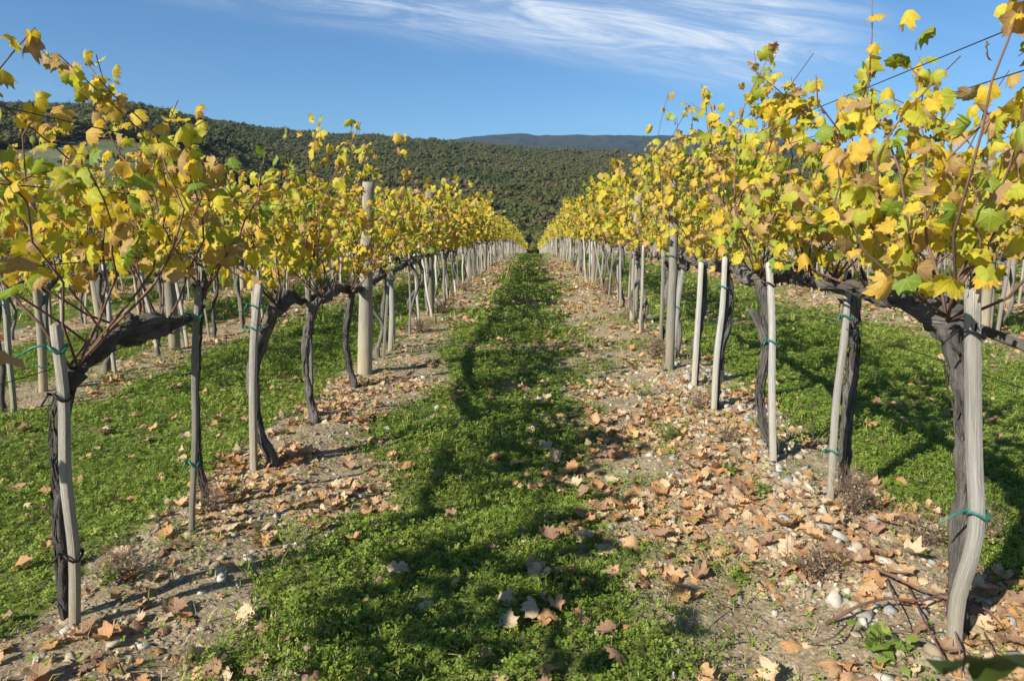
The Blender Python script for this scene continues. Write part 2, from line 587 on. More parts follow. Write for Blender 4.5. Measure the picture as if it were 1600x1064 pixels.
def ground_material():
    m, t, out = new_mat('soil_and_turf')
    tcn = N(t, 'ShaderNodeTexCoord')
    P = tcn.outputs['Object']
    a = N(t, 'ShaderNodeAttribute', attribute_name='grass').outputs['Fac']
    n_big = noise(t, P, .8, 4)
    n_mid = noise(t, P, 7, 6, .65)
    n_fin = noise(t, P, 46, 5, .7)
    vor = N(t, 'ShaderNodeTexVoronoi', i_Scale=38.0); t.links.new(P, vor.inputs['Vector'])
    vor2 = N(t, 'ShaderNodeTexVoronoi', i_Scale=95.0); t.links.new(P, vor2.inputs['Vector'])
    soil = ramp(t, n_mid, [(.25, (.17, .125, .075)), (.45, (.32, .255, .155)), (.62, (.45, .375, .24)), (.8, (.55, .475, .32))])
    soil = mixc(t, sstep(t, n_fin, .35, .7), mixc(t, .45, soil, (.14, .10, .06)), soil)
    sep = N(t, 'ShaderNodeSeparateColor'); t.links.new(vor.outputs['Color'], sep.inputs[0])
    peb = M_(t, 'MULTIPLY', M_(t, 'SUBTRACT', 1.0, sstep(t, vor.outputs['Distance'], .25, .5)), sstep(t, sep.outputs[0], .55, .65))
    soil = mixc(t, M_(t, 'MULTIPLY', peb, .75), soil, mixc(t, sep.outputs[1], (.34, .27, .18), (.52, .47, .37)))
    sep2 = N(t, 'ShaderNodeSeparateColor'); t.links.new(vor2.outputs['Color'], sep2.inputs[0])
    soil = mixc(t, M_(t, 'MULTIPLY', sstep(t, sep2.outputs[0], .6, .75), .5), soil, mixc(t, sep2.outputs[2], (.50, .27, .13), (.55, .48, .36)))
    turf = ramp(t, n_mid, [(.25, (.075, .085, .028)), (.5, (.13, .155, .040)), (.75, (.22, .205, .08))])
    turf = mixc(t, sstep(t, n_fin, .5, .75), turf, (.15, .15, .055))
    col = mixc(t, sstep(t, M_(t, 'ADD', a, M_(t, 'MULTIPLY', M_(t, 'SUBTRACT', n_fin, .5), .7)), .35, .62), soil, turf)
    col = mixc(t, .25, col, mixc(t, n_big, mixc(t, .5, col, (.05, .04, .02)), col))
    h = M_(t, 'ADD', M_(t, 'MULTIPLY', n_mid, .6), M_(t, 'ADD', M_(t, 'MULTIPLY', n_fin, .5), M_(t, 'MULTIPLY', peb, .5)))
    b = bsdf(t, col, .95, h, .9, .03, .1)
    t.links.new(b.outputs[0], out.inputs[0])
    return m


MAT_GROUND = ground_material()


def hill_material():
    m, t, out = new_mat('hillside_turf')
    tcn = N(t, 'ShaderNodeTexCoord')
    P = tcn.outputs['Object']
    a = N(t, 'ShaderNodeAttribute', attribute_name='clear').outputs['Fac']
    n1_ = noise(t, P, .05, 5, .6)
    n2_ = noise(t, P, .4, 4, .6)
    wood = ramp(t, n2_, [(.3, (.05, .055, .02)), (.7, (.11, .10, .04))])
    field = ramp(t, n1_, [(.3, (.085, .105, .045)), (.5, (.115, .13, .065)), (.7, (.16, .155, .085))])
    field = mixc(t, sstep(t, n2_, .45, .7), field, (.07, .09, .04))
    col = mixc(t, a, wood, field)
    b = bsdf(t, col, .95, n2_, .6, .6, .1)
    t.links.new(b.outputs[0], out.inputs[0])
    return m


def mountain_material():
    m, t, out = new_mat('wooded_mountain')
    tcn = N(t, 'ShaderNodeTexCoord')
    n1_ = noise(t, tcn.outputs['Object'], .02, 6, .7)
    n2_ = noise(t, tcn.outputs['Object'], .003, 4, .5)
    col = ramp(t, n1_, [(.38, (.004, .007, .004)), (.6, (.055, .062, .030))])
    col = mixc(t, sstep(t, n2_, .55, .7), col, (.045, .048, .028))
    b = bsdf(t, col, .95, n1_, 1.0, 14, .05)
    t.links.new(b.outputs[0], out.inputs[0])
    return m


def forest_material():
    m, t, out = new_mat('oak_crown')
    oi = N(t, 'ShaderNodeObjectInfo')
    tcn = N(t, 'ShaderNodeTexCoord')
    nz = noise(t, tcn.outputs['Object'], 1.1, 4, .6)
    gp = N(t, 'ShaderNodeNewGeometry')
    patch = noise(t, gp.outputs['Position'], .012, 4, .6)
    mixv = M_(t, 'ADD', M_(t, 'MULTIPLY', oi.outputs['Random'], .42), M_(t, 'MULTIPLY', sstep(t, patch, .32, .68), .58))
    col = ramp(t, mixv, [(0, (.050, .066, .020)), (.3, (.082, .098, .028)), (.55, (.115, .118, .036)), (.75, (.14, .12, .045)), (.86, (.15, .115, .055)), (.93, (.16, .14, .10)), (1, (.075, .09, .03))])
    col = mixc(t, M_(t, 'MULTIPLY', sstep(t, nz, .35, .7), .55), mixc(t, .25, col, (.03, .035, .012)), col)
    b = bsdf(t, col, .9, spec=.1)
    tr = t.nodes.new('ShaderNodeBsdfTranslucent'); t.links.new(col, tr.inputs[0])
    mx = t.nodes.new('ShaderNodeMixShader'); mx.inputs[0].default_value = .15
    t.links.new(b.outputs[0], mx.inputs[1]); t.links.new(tr.outputs[0], mx.inputs[2])
    t.links.new(mx.outputs[0], out.inputs[0])
    return m


MAT_HILL, MAT_MTN, MAT_FOREST = hill_material(), mountain_material(), forest_material()
MAT_CYPRESS = flat_mat('cypress_needles', (.022, .034, .014), .9, 0, 3)
MAT_ROAD = flat_mat('pale_gravel', (.40, .36, .29), .9, 0, 2)

# ------------------------------------------------------------------ ground sheet
def axis(segs):
    out = [segs[0][0]]
    for a, b, s in segs:
        n = max(1, int(round((b - a) / s)))
        out += list(np.linspace(a, b, n + 1)[1:])
    return np.array(out)


gx = axis([(-130, -40, 6), (-40, -12, 1.2), (-12, -6, .3), (-6, -3, .12), (-3, 3.2, .045), (3.2, 7, .12), (7, 14, .3), (14, 40, 1.2), (40, 130, 6)])
gy = axis([(-16, -2, 1.5), (-2, 1.2, .2), (1.2, 6, .045), (6, 12, .1), (12, 25, .3), (25, 60, .9), (60, 200, 4)])
GX, GY = np.meshgrid(gx, gy)
GZ = ground_z(GX, GY)
ny, nx = GX.shape
ii, jj = np.meshgrid(np.arange(ny - 1), np.arange(nx - 1), indexing='ij')
a_ = (ii * nx + jj).ravel()
quads = np.stack([a_, a_ + 1, a_ + nx + 1, a_ + nx], -1)
gm = grass_mask(GX, GY)
ground = link('ground', make_mesh('ground', np.stack([GX, GY, GZ], -1).reshape(-1, 3), quads=quads, attrs={'grass': gm.ravel()}, mats=[MAT_GROUND]))
tag(ground, 'sloping vineyard ground of grass alleys and stony tan soil strips', 'ground', kind='structure')

# ------------------------------------------------------------------ hills beyond the valley
def sky_profile(pts, lower):
    az, el = [], []
    for px, py in pts:
        d = ray(px, py + lower)
        az.append(math.atan2(d.x, d.y)); el.append(d.z / math.hypot(d.x, d.y))
    return np.array(az), np.array(el)


RIDGE = sky_profile([(-900, 150), (-300, 150), (0, 160), (60, 158), (180, 164), (280, 173), (400, 191), (500, 203), (600, 206), (700, 213), (800, 222), (900, 229), (1020, 233), (1200, 237), (1466, 243), (1600, 246), (2100, 255)], 13)
FARR = sky_profile([(-400, 300), (400, 250), (650, 224), (730, 214), (765, 210), (790, 209), (815, 207), (842, 211), (900, 209), (940, 210), (1000, 211), (1060, 210), (1120, 209), (1209, 212), (1255, 220), (1297, 230), (1340, 237), (1430, 246), (1600, 258), (2100, 300)], 1)
R0, R1 = 300.0, 1300.0


def hill_z(r, az):
    s = np.interp(az, *RIDGE)
    zt = CAM_H + R1 * s
    t = np.clip((r - R0) / (R1 - R0), 0, None)
    x, y = r * np.sin(az), r * np.cos(az)
    lf = ss(-az, .30, .52)
    z0 = -17.0 + 24 * lf
    p = 1.12 - .34 * lf
    up = z0 + (zt - z0) * np.clip(t, 0, 1) ** p
    up = up + 13 * fbm(x / 170 + 8, y / 170, 4) * np.clip(t * 6, 0, 1) * np.clip((1.0 - t) * 4, 0, 1) * .75
    dn = np.clip(t - 1, 0, None)
    return up - 260 * dn ** 1.3


def land_z(x, y):
    r = np.hypot(x, y); az = np.arctan2(x, y)
    k = ss(r, 160, 330)
    return base_z(x, y) * (1 - k) + hill_z(r, az) * k


def clear_mask(x, y):
    r = np.hypot(x, y); azd = np.degrees(np.arctan2(x, y))
    n_ = vnoise(x / 40, y / 40) * 60
    a = ss(-azd, 20.0, 22.5) * (1 - ss(r + n_, 400, 425)) * ss(r, 200, 215)
    b = ss(-azd, 31.5, 33.5) * ss(r + n_, 560, 590) * (1 - ss(r + n_ * 1.5, 880, 920))
    return np.maximum(a, b)


az_g = np.radians(np.linspace(-72, 72, 420))
r_g = np.concatenate([np.linspace(150, 300, 40), np.geomspace(303, 1400, 130), np.linspace(1440, 2300, 12)])
RG, AG = np.meshgrid(r_g, az_g, indexing='ij')
HX, HY = RG * np.sin(AG), RG * np.cos(AG)
HZ = land_z(HX, HY) - .5 * (1 - ss(RG, 195, 230))
nr, na = RG.shape
ii, jj = np.meshgrid(np.arange(nr - 1), np.arange(na - 1), indexing='ij')
a_ = (ii * na + jj).ravel()
hills = link('hillside', make_mesh('hillside', np.stack([HX, HY, HZ], -1).reshape(-1, 3), quads=np.stack([a_, a_ + 1, a_ + na + 1, a_ + na], -1)[:, ::-1], attrs={'clear': clear_mask(HX, HY).ravel()}, mats=[MAT_HILL]))
tag(hills, 'broad hillside rising beyond the valley under oak woodland', 'hillside', kind='structure')

az_m = np.radians(np.linspace(-60, 70, 500))
r_m = np.concatenate([np.linspace(2600, 5000, 30), np.linspace(5100, 7000, 8)])
RG, AG = np.meshgrid(r_m, az_m, indexing='ij')
MX, MY = RG * np.sin(AG), RG * np.cos(AG)
s = np.interp(AG, *FARR)
t_ = np.clip((RG - 2600) / 2400, 0, 1)
MZ = (CAM_H + 5000 * s) * t_ ** .8 + 60 * fbm(MX / 900, MY / 900, 5) * np.clip(t_ * 3, 0, 1) * np.clip((1 - t_) * 5, .12, 1) - 160 * np.clip((RG - 5000) / 1000, 0, None)
MZ = MZ + 7 * vnoise(MX / 35, MY / 35) * (RG > 4900)
nr, na = RG.shape
ii, jj = np.meshgrid(np.arange(nr - 1), np.arange(na - 1), indexing='ij')
a_ = (ii * na + jj).ravel()
mtn = link('mountain', make_mesh('mountain', np.stack([MX, MY, MZ], -1).reshape(-1, 3), quads=np.stack([a_, a_ + 1, a_ + na + 1, a_ + na], -1)[:, ::-1], mats=[MAT_MTN]))
tag(mtn, 'far blue wooded mountain ridge on the horizon', 'mountain', kind='structure')

# pale farm track across the left hillside
tr_v = []
for k in range(41):
    azd = -40 + 17.5 * k / 40
    r = 455 + 4 * math.sin(k * .4)
    for dr in (-3.2, 3.2):
        x, y = (r + dr) * math.sin(R_(azd)), (r + dr) * math.cos(R_(azd))
        tr_v.append((x, y, float(land_z(x, y)) + .5))
k = np.arange(40) * 2
track = link('farm_track', make_mesh('farm_track', tr_v, quads=np.stack([k, k + 1, k + 3, k + 2], -1)[:, ::-1], mats=[MAT_ROAD]))
tag(track, 'pale gravel track crossing the far hillside behind the left row', 'track', kind='structure')

# ------------------------------------------------------------------ oak wood: one mass, instanced crowns
def icosphere(sub):
    bm = bmesh.new()
    bmesh.ops.create_icosphere(bm, subdivisions=sub, radius=1)
    bm.verts.ensure_lookup_table()
    vv = np.array([v.co[:] for v in bm.verts]); tt = np.array([[v.index for v in f.verts] for f in bm.faces])
    bm.free()
    return vv, tt


ICO1, ICO2 = icosphere(1), icosphere(2)


def crown_mesh(seed, lumps, spread, loose, height, flat):
    g = np.random.default_rng(seed)
    VV, TT, n = [], [], 0
    for k in range(lumps):
        v, t = ICO2
        c = np.array([g.normal(0, spread), g.normal(0, spread), height * (.48 + .42 * g.random()) - .12 * height * (k % 2)])
        s_ = np.array([g.uniform(.8, 1.3), g.uniform(.8, 1.3), flat]) * g.uniform(.11, .24) * height
        d = 1 + .8 * (g.random(len(v)) - .5)
        VV.append(v * d[:, None] * s_ + c); TT.append(t + n); n += len(v)
    m_ = np.vstack(VV)
    pick = m_[g.integers(0, len(m_), loose)]
    q = pick + g.normal(0, .05 * height, pick.shape)
    for p in q:
        e = g.normal(0, .055 * height, (3, 3))
        VV.append(p + e); TT.append(np.array([[0, 1, 2]]) + n); n += 3
    nf = sum(len(t) for t in TT)
    v, qd, t3, _ = tube([(0, 0, -1.5), (0.1, 0, height * .3), (0, .1, height * .6)], [.26, .2, .12], 5)
    VV.append(v)
    TT.append(np.vstack([t3, qd[:, [0, 1, 2]], qd[:, [0, 2, 3]]]) + n)
    mi = np.concatenate([np.zeros(nf), np.ones(len(TT[-1]))])
    return make_mesh('oak_crown', np.vstack(VV), np.vstack(TT), mats=[MAT_FOREST, MAT_STEM_TRUNK], smooth=False, mat_idx=mi)


wood_col = bpy.data.collections.new('oak_crowns')
for k in range(7):
    h = [8.2, 7.2, 9.2, 6.4, 8.6, 7.6, 5.2][k]
    o = bpy.data.objects.new('crown_%s' % 'abcdefg'[k], crown_mesh(40 + k, [15, 13, 16, 12, 14, 17, 9][k], h * .33, 600, h, [.7, .8, .9, .65, .75, .6, .8][k]))
    wood_col.objects.link(o)

pts = []
step = 5.6
for ix in range(int(2600 / step)):
    for iy in range(int(1400 / step)):
        pts.append((-1300 + ix * step, iy * step))
pts = np.array(pts) + rng.uniform(-.55 * step, .55 * step, (len(pts), 2))
rr = np.hypot(pts[:, 0], pts[:, 1]); azd = np.degrees(np.arctan2(pts[:, 0], pts[:, 1]))
keep = (rr > 262) & (rr < 1375) & (np.abs(azd) < 48) & (clear_mask(pts[:, 0], pts[:, 1]) < .5)
keep &= ~((np.abs(rr - 455) < 8) & (azd < -22))
pts = pts[keep]
# scattered shrubs in the clearings
sh = np.stack([rng.uniform(-460, -80, 900), rng.uniform(150, 560, 900)], -1)
sh = sh[(clear_mask(sh[:, 0], sh[:, 1]) > .6)][:140]
allp = np.vstack([pts, sh])
scl = np.concatenate([rng.uniform(.35, .95, len(pts)) + .5 * rng.random(len(pts)) ** 5, rng.uniform(.16, .42, len(sh))])
wz = land_z(allp[:, 0], allp[:, 1])
wm = make_mesh('oak_wood', np.column_stack([allp, wz]), attrs={'scl': scl, 'rot': rng.uniform(0, 6.28, len(allp)), 'pick': rng.integers(0, 7, len(allp)).astype(float)})
wood = link('oak_wood', wm)
tag(wood, 'dense olive green oak wood covering the hillside beyond the vines', 'wood', kind='stuff')
ng = bpy.data.node_groups.new('plant_crowns', 'GeometryNodeTree')
ng.interface.new_socket('Geometry', in_out='INPUT', socket_type='NodeSocketGeometry')
ng.interface.new_socket('Geometry', in_out='OUTPUT', socket_type='NodeSocketGeometry')
gi, go = ng.nodes.new('NodeGroupInput'), ng.nodes.new('NodeGroupOutput')
iop = ng.nodes.new('GeometryNodeInstanceOnPoints')
ci = ng.nodes.new('GeometryNodeCollectionInfo')
ci.inputs['Collection'].default_value = wood_col
ci.inputs['Separate Children'].default_value = True
ci.inputs['Reset Children'].default_value = True


def named(nm):
    n = ng.nodes.new('GeometryNodeInputNamedAttribute')
    n.data_type = 'FLOAT'
    n.inputs['Name'].default_value = nm
    return n.outputs[0]


cx = ng.nodes.new('ShaderNodeCombineXYZ')
ng.links.new(named('rot'), cx.inputs[2])
ng.links.new(gi.outputs[0], iop.inputs['Points'])
ng.links.new(ci.outputs[0], iop.inputs['Instance'])
iop.inputs['Pick Instance'].default_value = True
ng.links.new(named('pick'), iop.inputs['Instance Index'])
ng.links.new(cx.outputs[0], iop.inputs['Rotation'])
ng.links.new(named('scl'), iop.inputs['Scale'])
ng.links.new(iop.outputs[0], go.inputs[0])
wood.modifiers.new('plant', 'NODES').node_group = ng

# individual trees one can tell apart
def conifer(px, py_top, r, h, wid, label, grp=None, name='cypress_tree', tiers=26, seed=0):
    d = ray(px, 300)
    az = math.atan2(d.x, d.y)
    x, y = r * math.sin(az), r * math.cos(az)
    z = float(land_z(x, y)) - .3
    g = np.random.default_rng(seed)
    root = empty(name, (x, y, z))
    tag(root, label, 'tree', grp)
    V, T = [], []
    nn = 0
    for k in range(tiers * 46):
        f = g.random() ** .8
        zz = h * (.10 + .90 * f)
        rad = wid * (1 - f) ** .62 * math.sqrt(g.random()) * (1 + .35 * math.sin(f * tiers * 1.1))
        a = g.uniform(0, 6.283)
        c = np.array([rad * math.cos(a), rad * math.sin(a), zz - .3 * rad])
        e = g.normal(0, 1, (3, 3)) * np.array([.5, .5, .4]) * wid * .26
        V.append(c + e); T.append([nn, nn + 1, nn + 2]); nn += 3
    link('crown', make_mesh('crown', np.vstack(V), T, mats=[MAT_CYPRESS], smooth=False), root)
    v, q, t3, uvv = tube([(0, 0, -.5), (0, 0, h * .5), (0, 0, h * .96)], [h * .018, h * .012, .03], 6)
    link('trunk', make_mesh('trunk', v, t3, q, uvv, mats=[MAT_BARK]), root)
    return root


conifer(1592, 195, 96, 17.5, 2.6, 'dark tall conifer rising behind the right hand vines at the photo edge', name='conifer_tree', seed=5)
conifer(880, 265, 800, 17, 1.7, 'dark narrow cypress among the oaks straight above the path', seed=6)
conifer(985, 235, 950, 17, 1.7, 'slim cypress on the wooded slope beside the right vine row', seed=7)
conifer(697, 255, 900, 16, 1.6, 'thin cypress in the wood above the left vine row', seed=8)
conifer(281, 171, 1295, 19, 2.0, 'pointed cypress on the skyline of the wooded hill', seed=9)

# ------------------------------------------------------------------ the autumn air between here and the ridge
zlo = min(float(GZ.min()), float(HZ.min()), float(MZ.min())) - 1.0
zhi = max(float(MZ.max()), float(HZ.max())) + 25
hx0, hx1, hy0, hy1 = float(MX.min()) - 60, float(MX.max()) + 60, -120.0, 7060.0
HV = [(x, y, z) for z in (zlo, zhi) for x, y in ((hx0, hy0), (hx1, hy0), (hx1, hy1), (hx0, hy1))]
mh = bpy.data.materials.new('thin_haze'); mh.use_nodes = True
th = mh.node_tree; th.nodes.clear()
ho = th.nodes.new('ShaderNodeOutputMaterial'); pv = th.nodes.new('ShaderNodeVolumePrincipled')
pv.inputs['Color'].default_value = (.52, .72, 1.0, 1); pv.inputs['Density'].default_value = 6.0e-5; pv.inputs['Anisotropy'].default_value = .2
th.links.new(pv.outputs[0], ho.inputs['Volume'])
hz = link('haze', make_mesh('haze', HV, quads=[(0, 3, 2, 1), (4, 5, 6, 7), (0, 1, 5, 4), (1, 2, 6, 5), (2, 3, 7, 6), (3, 0, 4, 7)], mats=[mh], smooth=False))
tag(hz, 'thin bluish autumn haze over the valley', 'haze', kind='stuff')

# ------------------------------------------------------------------ vine leaves
def leaf_shape(seed, curl, fold, teeth, detail=2):
    """lobed vine leaf hanging in the XZ plane, petiole joint at the origin, tip at -Z; normal +Y"""
    g = np.random.default_rng(seed)
    key = [(0, 1.04), (9, .84), (17, .88), (27, .72), (36, .79), (46, .92), (55, 1.0), (63, .82), (71, .86), (84, .69), (97, .80), (108, .88), (119, .76), (135, .74), (155, .56), (173, .20)]
    if detail == 1:
        key = [(0, 1.0), (30, .76), (57, .95), (86, .72), (118, .84), (160, .58)]
    half = [(math.radians(a), r * g.uniform(1 - teeth, 1 + teeth)) for a, r in key]
    half2 = [(math.radians(a), r * g.uniform(1 - teeth, 1 + teeth)) for a, r in key]
    ang = [a for a, r in half] + [-a for a, r in half2[:0:-1]]
    rad = [r for a, r in half] + [r for a, r in half2[:0:-1]]
    n = len(ang)
    ox, oz = np.array([r * math.sin(a) for a, r in zip(ang, rad)]), np.array([-r * math.cos(a) for a, r in zip(ang, rad)])
    if detail == 2:
        ia = np.radians([0, 55, 112, 170, 248, 305])
        ir = np.array([.52, .5, .42, .12, .42, .5])
        ix, iz = ir * np.sin(ia), -ir * np.cos(ia)
    else:
        ix, iz = np.zeros(0), np.zeros(0)
    X = np.concatenate([[0], ix, ox]); Z = np.concatenate([[0], iz, oz])
    R2 = np.hypot(X, Z)
    Y = -curl * (R2 ** 2) * .5 - fold * np.abs(X) * .6 + .10 * np.sin(X * 5 + seed) * R2 + .09 * np.cos(Z * 6 + seed * 2) * R2
    Y = Y + g.normal(0, .05, len(X)) * (R2 > .45)
    V = np.stack([X * (1 - .12 * abs(curl)), Y, Z], -1)
    T = []
    if detail == 2:
        m = 6
        oa = np.mod(np.array(ang), 2 * math.pi)
        sect = [int(np.argmin(np.abs(np.angle(np.exp(1j * (oa - a_))))))  for a_ in ia]      # outline point facing each inner point
        for k in range(m):
            a, b = 1 + k, 1 + (k + 1) % m
            T.append((0, a, b))
            i, e = sect[k], sect[(k + 1) % m]
            cnt = (e - i) % n
            half_ = cnt // 2
            for q in range(cnt):
                o0, o1 = 1 + m + (i + q) % n, 1 + m + (i + q + 1) % n
                T.append((a if q < half_ else b, o0, o1))
                if q == half_ - 1 or (half_ == 0 and q == 0):
                    T.append((a, o1, b) if half_ else (a, o0, b))
    else:
        for k in range(n):
            T.append((0, 1 + k, 1 + (k + 1) % n))
    U = np.stack([X, Z], -1)
    # petiole: a thin ribbon going up and back
    k0 = len(V)
    L = g.uniform(.55, .9)
    w_ = .022
    P = np.array([[-w_, 0, 0], [w_, 0, 0], [-w_, -.18 * L, .45 * L], [w_, -.18 * L, .45 * L], [0, -.55 * L, .75 * L]])
    V = np.vstack([V, P]); U = np.vstack([U, np.tile([[.35, .0]], (5, 1))])
    T += [(k0, k0 + 1, k0 + 3), (k0, k0 + 3, k0 + 2), (k0 + 2, k0 + 3, k0 + 4)]
    return V, np.array(T), U


LEAF2 = [leaf_shape(k, c, f, .13) for k, (c, f) in enumerate([(.3, .2), (.7, .3), (-.4, .4), (.9, .2), (.2, .7), (.5, .9), (1.1, .55), (-.6, .3), (.4, .1), (1.45, .9), (.8, .45), (1.2, .2)])]
LEAF1 = [leaf_shape(k + 30, c, f, .08, 1) for k, (c, f) in enumerate([(.2, .1), (.6, .3), (-.3, .3), (.9, .2)])]
LEAF0 = [(np.array([[0, 0, .1], [-.8, .12, -.35], [.75, -.1, -.4], [.05, .15, -1.0]]), np.array([[0, 1, 3], [0, 3, 2]]), np.array([[0, .1], [-.6, -.3], [.6, -.3], [0, -.8]])),
         (np.array([[-.5, 0, .15], [.6, .2, .1], [.55, -.1, -.75], [-.6, .1, -.7]]), np.array([[0, 3, 2], [0, 2, 1]]), np.array([[-.3, .1], [.3, .1], [.4, -.5], [-.4, -.5]]))]
LEAF_ME = [make_mesh('leaf', v_, t_, uv=u_, mats=[MAT_LEAF], smooth=True) for v_, t_, u_ in LEAF2]


def leaf_rot(n, g, facing):
    yaw = np.where(g.random(n) < .62, facing + g.normal(0, .75, n), g.uniform(0, 6.283, n))
    return rotmats(yaw, g.normal(.45, .5, n), g.normal(0, .5, n))


SUN_FACE = math.atan2(-SUN_TRAVEL.y, -SUN_TRAVEL.x) - math.pi / 2     # yaw that turns +Y towards the sun


def cane_paths(g, starts, top, count, spread=.26, droop=.22):
    out = []
    for k in range(count):
        p4 = starts[g.integers(0, len(starts))]
        p = np.array(p4[:3], float)
        L = max(.25, top - p[2] + float(np.clip(g.normal(-.08, .15), -.4, .16)))
        if g.random() < .18:
            L *= g.uniform(.35, .7)
        m = 9
        lean = np.array([g.normal(0, spread), g.normal(.0, .16) + p4[3] if len(p4) > 3 else g.normal(.0, .28), 0])
        bend = np.array([g.normal(0, .16), g.normal(0, .16), 0])
        pp = []
        dz = droop * g.random() ** 2 * (1.7 if g.random() < .3 else .6)
        for i in range(m):
            t = i / (m - 1)
            q = p + lean * t + bend * math.sin(t * 3.1) + np.array([0, 0, L * (t - dz * t ** 3)])
            q[:2] += g.normal(0, .012, 2)
            pp.append(q)
        out.append(np.array(pp))
    return out


def leaves_on(g, canes, count, low, facing=SUN_FACE, size=(.032, .059), side=.13):
    lens = np.array([len(c) for c in canes])
    which = g.integers(0, len(canes), count)
    t = g.random(count) ** .7
    pos = []
    for k, tt in zip(which, t):
        c = canes[k]
        f = tt * (len(c) - 1)
        i = min(int(f), len(c) - 2)
        pos.append(c[i] + (c[i + 1] - c[i]) * (f - i))
    pos = np.array(pos)
    far_ = (g.random(count) < .45)[:, None]
    pos = pos + np.clip(g.normal(0, 1, (count, 3)), -1.5, 1.5) * np.array([side, side, .06]) * np.where(far_, 1.1, .45) * np.where(t > .72, .42, 1.0)[:, None]
    pos[:, 0] = np.clip(pos[:, 0], -.48, .48)
    lo = pos[:, 2] < low
    pos[lo, 2] = low + g.random(lo.sum()) * .35
    sc = g.uniform(size[0], size[1], count)
    return pos, leaf_rot(count, g, facing), sc


def wood_acc(trunk, arms, sides, seed, step, gn=.30):
    a = Acc()
    p, r = smooth_path(trunk[0], trunk[1], step)
    ll = np.arange(len(p)) * step
    r = r * (1 + .42 * vnoise(ll * 16 + seed * 1.7, ll * 0 + 3) + .25 * vnoise(ll * 37 + seed, ll * 0 + 8))
    p = p + np.column_stack([vnoise(ll * 9 + seed, ll * 0 + 1), vnoise(ll * 9 + seed, ll * 0 + 5), ll * 0]) * .018
    a.add(tube(p, r, sides, gn, seed, twist=1.5))
    b = Acc()
    for k, (ap, ar) in enumerate(arms):
        p, r = smooth_path(ap, ar, step)
        ll = np.arange(len(p)) * step
        r = r * (1 + .55 * vnoise(ll * 13 + seed * 2.3 + k, ll * 0 + 3) + .25 * vnoise(ll * 34 + seed, ll * 0 + 8))
        p = p + np.column_stack([ll * 0, vnoise(ll * 8 + seed, ll * 0 + 1), vnoise(ll * 8 + seed, ll * 0 + 5)]) * .022
        b.add(tube(p, r, sides, gn * 1.1, seed + 3 + k, twist=1.0))
    return a, b


def std_trunk(g, h=.93, thick=.021):
    """a vine of the row: crooked trunk, then an arm on along the row"""
    x0, y0 = g.normal(0, .03), g.normal(0, .05)
    k = [(0, 0, -.12), (g.normal(0, .02), g.normal(0, .02), .10), (g.normal(0, .045), g.normal(0, .07), h * .35), (x0 + g.normal(0, .045), y0 + g.normal(0, .06), h * .68), (x0, y0 + .03, h * .93), (x0, y0 + .12, h)]
    r = [thick * 1.35, thick * 1.1, thick * .95, thick * .9, thick * 1.15, thick * 1.1]
    arms = [([(x0, y0 + .05, h * .95), (x0 + g.normal(0, .02), y0 + .28, h + .02 + g.normal(0, .02)), (g.normal(0, .03), y0 + .58, h + g.normal(0, .025)), (g.normal(0, .02), .92, h + g.normal(0, .02))], [thick * 1.0, thick * .85, thick * .7, thick * .45])]
    if g.random() < .6:
        arms.append(([(x0, y0 + .03, h * .93), (x0 + g.normal(0, .02), y0 - .2, h + .01), (g.normal(0, .02), y0 - .42, h + g.normal(0, .02))], [thick * .9, thick * .7, thick * .4]))
    return (k, r), arms


# shared meshes for the vines further off
def vine_variant(seed, lod):
    g = np.random.default_rng(seed)
    tr, arms = std_trunk(g)
    a, b = wood_acc(tr, arms, 8 if lod == 1 else 5, seed, .09 if lod == 1 else .2)
    tm = a.mesh('trunk', [MAT_BARK]); cm = b.mesh('cordon', [MAT_BARK])
    st = [np.array([g.normal(0, .03), yy, .95]) for yy in np.linspace(-.40, .52, 12)]
    top = 2.02 + g.normal(0, .07)
    cn = cane_paths(g, st, top, 11)
    sa = Acc()
    for c in cn[:9]:
        sa.add(tube(c[::2] if lod > 1 else c, np.linspace(.0045, .002, len(c[::2]) if lod > 1 else len(c)), 3))
    for k in range(5):
        y_ = g.uniform(-.4, .5)
        sa.add(tube(np.array([[0, y_, .95], [g.normal(0, .05), y_ + g.normal(0, .05), 1.06], [g.normal(0, .09), y_ + g.normal(0, .1), 1.16]]), np.array([.008, .005, .003]), 3))
    sm = sa.mesh('shoot', [MAT_CANE])
    n = 170 if lod == 1 else 150
    pos, rot, sc = leaves_on(g, cn, n, 1.02, size=(.048, .078) if lod == 1 else (.06, .092), side=.16)
    P = LEAF1 if lod == 1 else LEAF0
    fm = scatter_mesh('foliage', P, g.integers(0, len(P), n), pos, rot, sc, g.random(n), [MAT_LEAF], smooth=True)
    return tm, cm, sm, fm


VAR1 = [vine_variant(100 + k, 1) for k in range(9)]
VAR2 = [vine_variant(200 + k, 2) for k in range(7)]


def stake_mesh(seed, h, half, lean=(0, 0), mat=MAT_STAKE):
    g = np.random.default_rng(seed)
    p = [np.array([lean[0] * t + g.normal(0, .006), lean[1] * t + g.normal(0, .006), -.12 + (h + .12) * t]) for t in (0, .2, .45, .7, 1.0)]
    r = [half * g.uniform(.92, 1.05) for _ in p]
    p, r = smooth_path(p, r, .09)
    v, q, t3, uvv = tube(p, r, square=True, twist=g.normal(0, .12))
    uvv[:, 1] += g.uniform(0, 9)
    return make_mesh('stake', v, t3, q, uvv, mats=[mat], smooth=False)


STAKES = [stake_mesh(300 + k, 1.05 + .05 * math.sin(k * 2.1), .0138 + .0028 * math.cos(k * 1.7), (.05 * math.sin(k * 3.3), .07 * math.cos(k * 2.7)), [MAT_STAKE, MAT_STAKE_W][k % 2]) for k in range(10)]


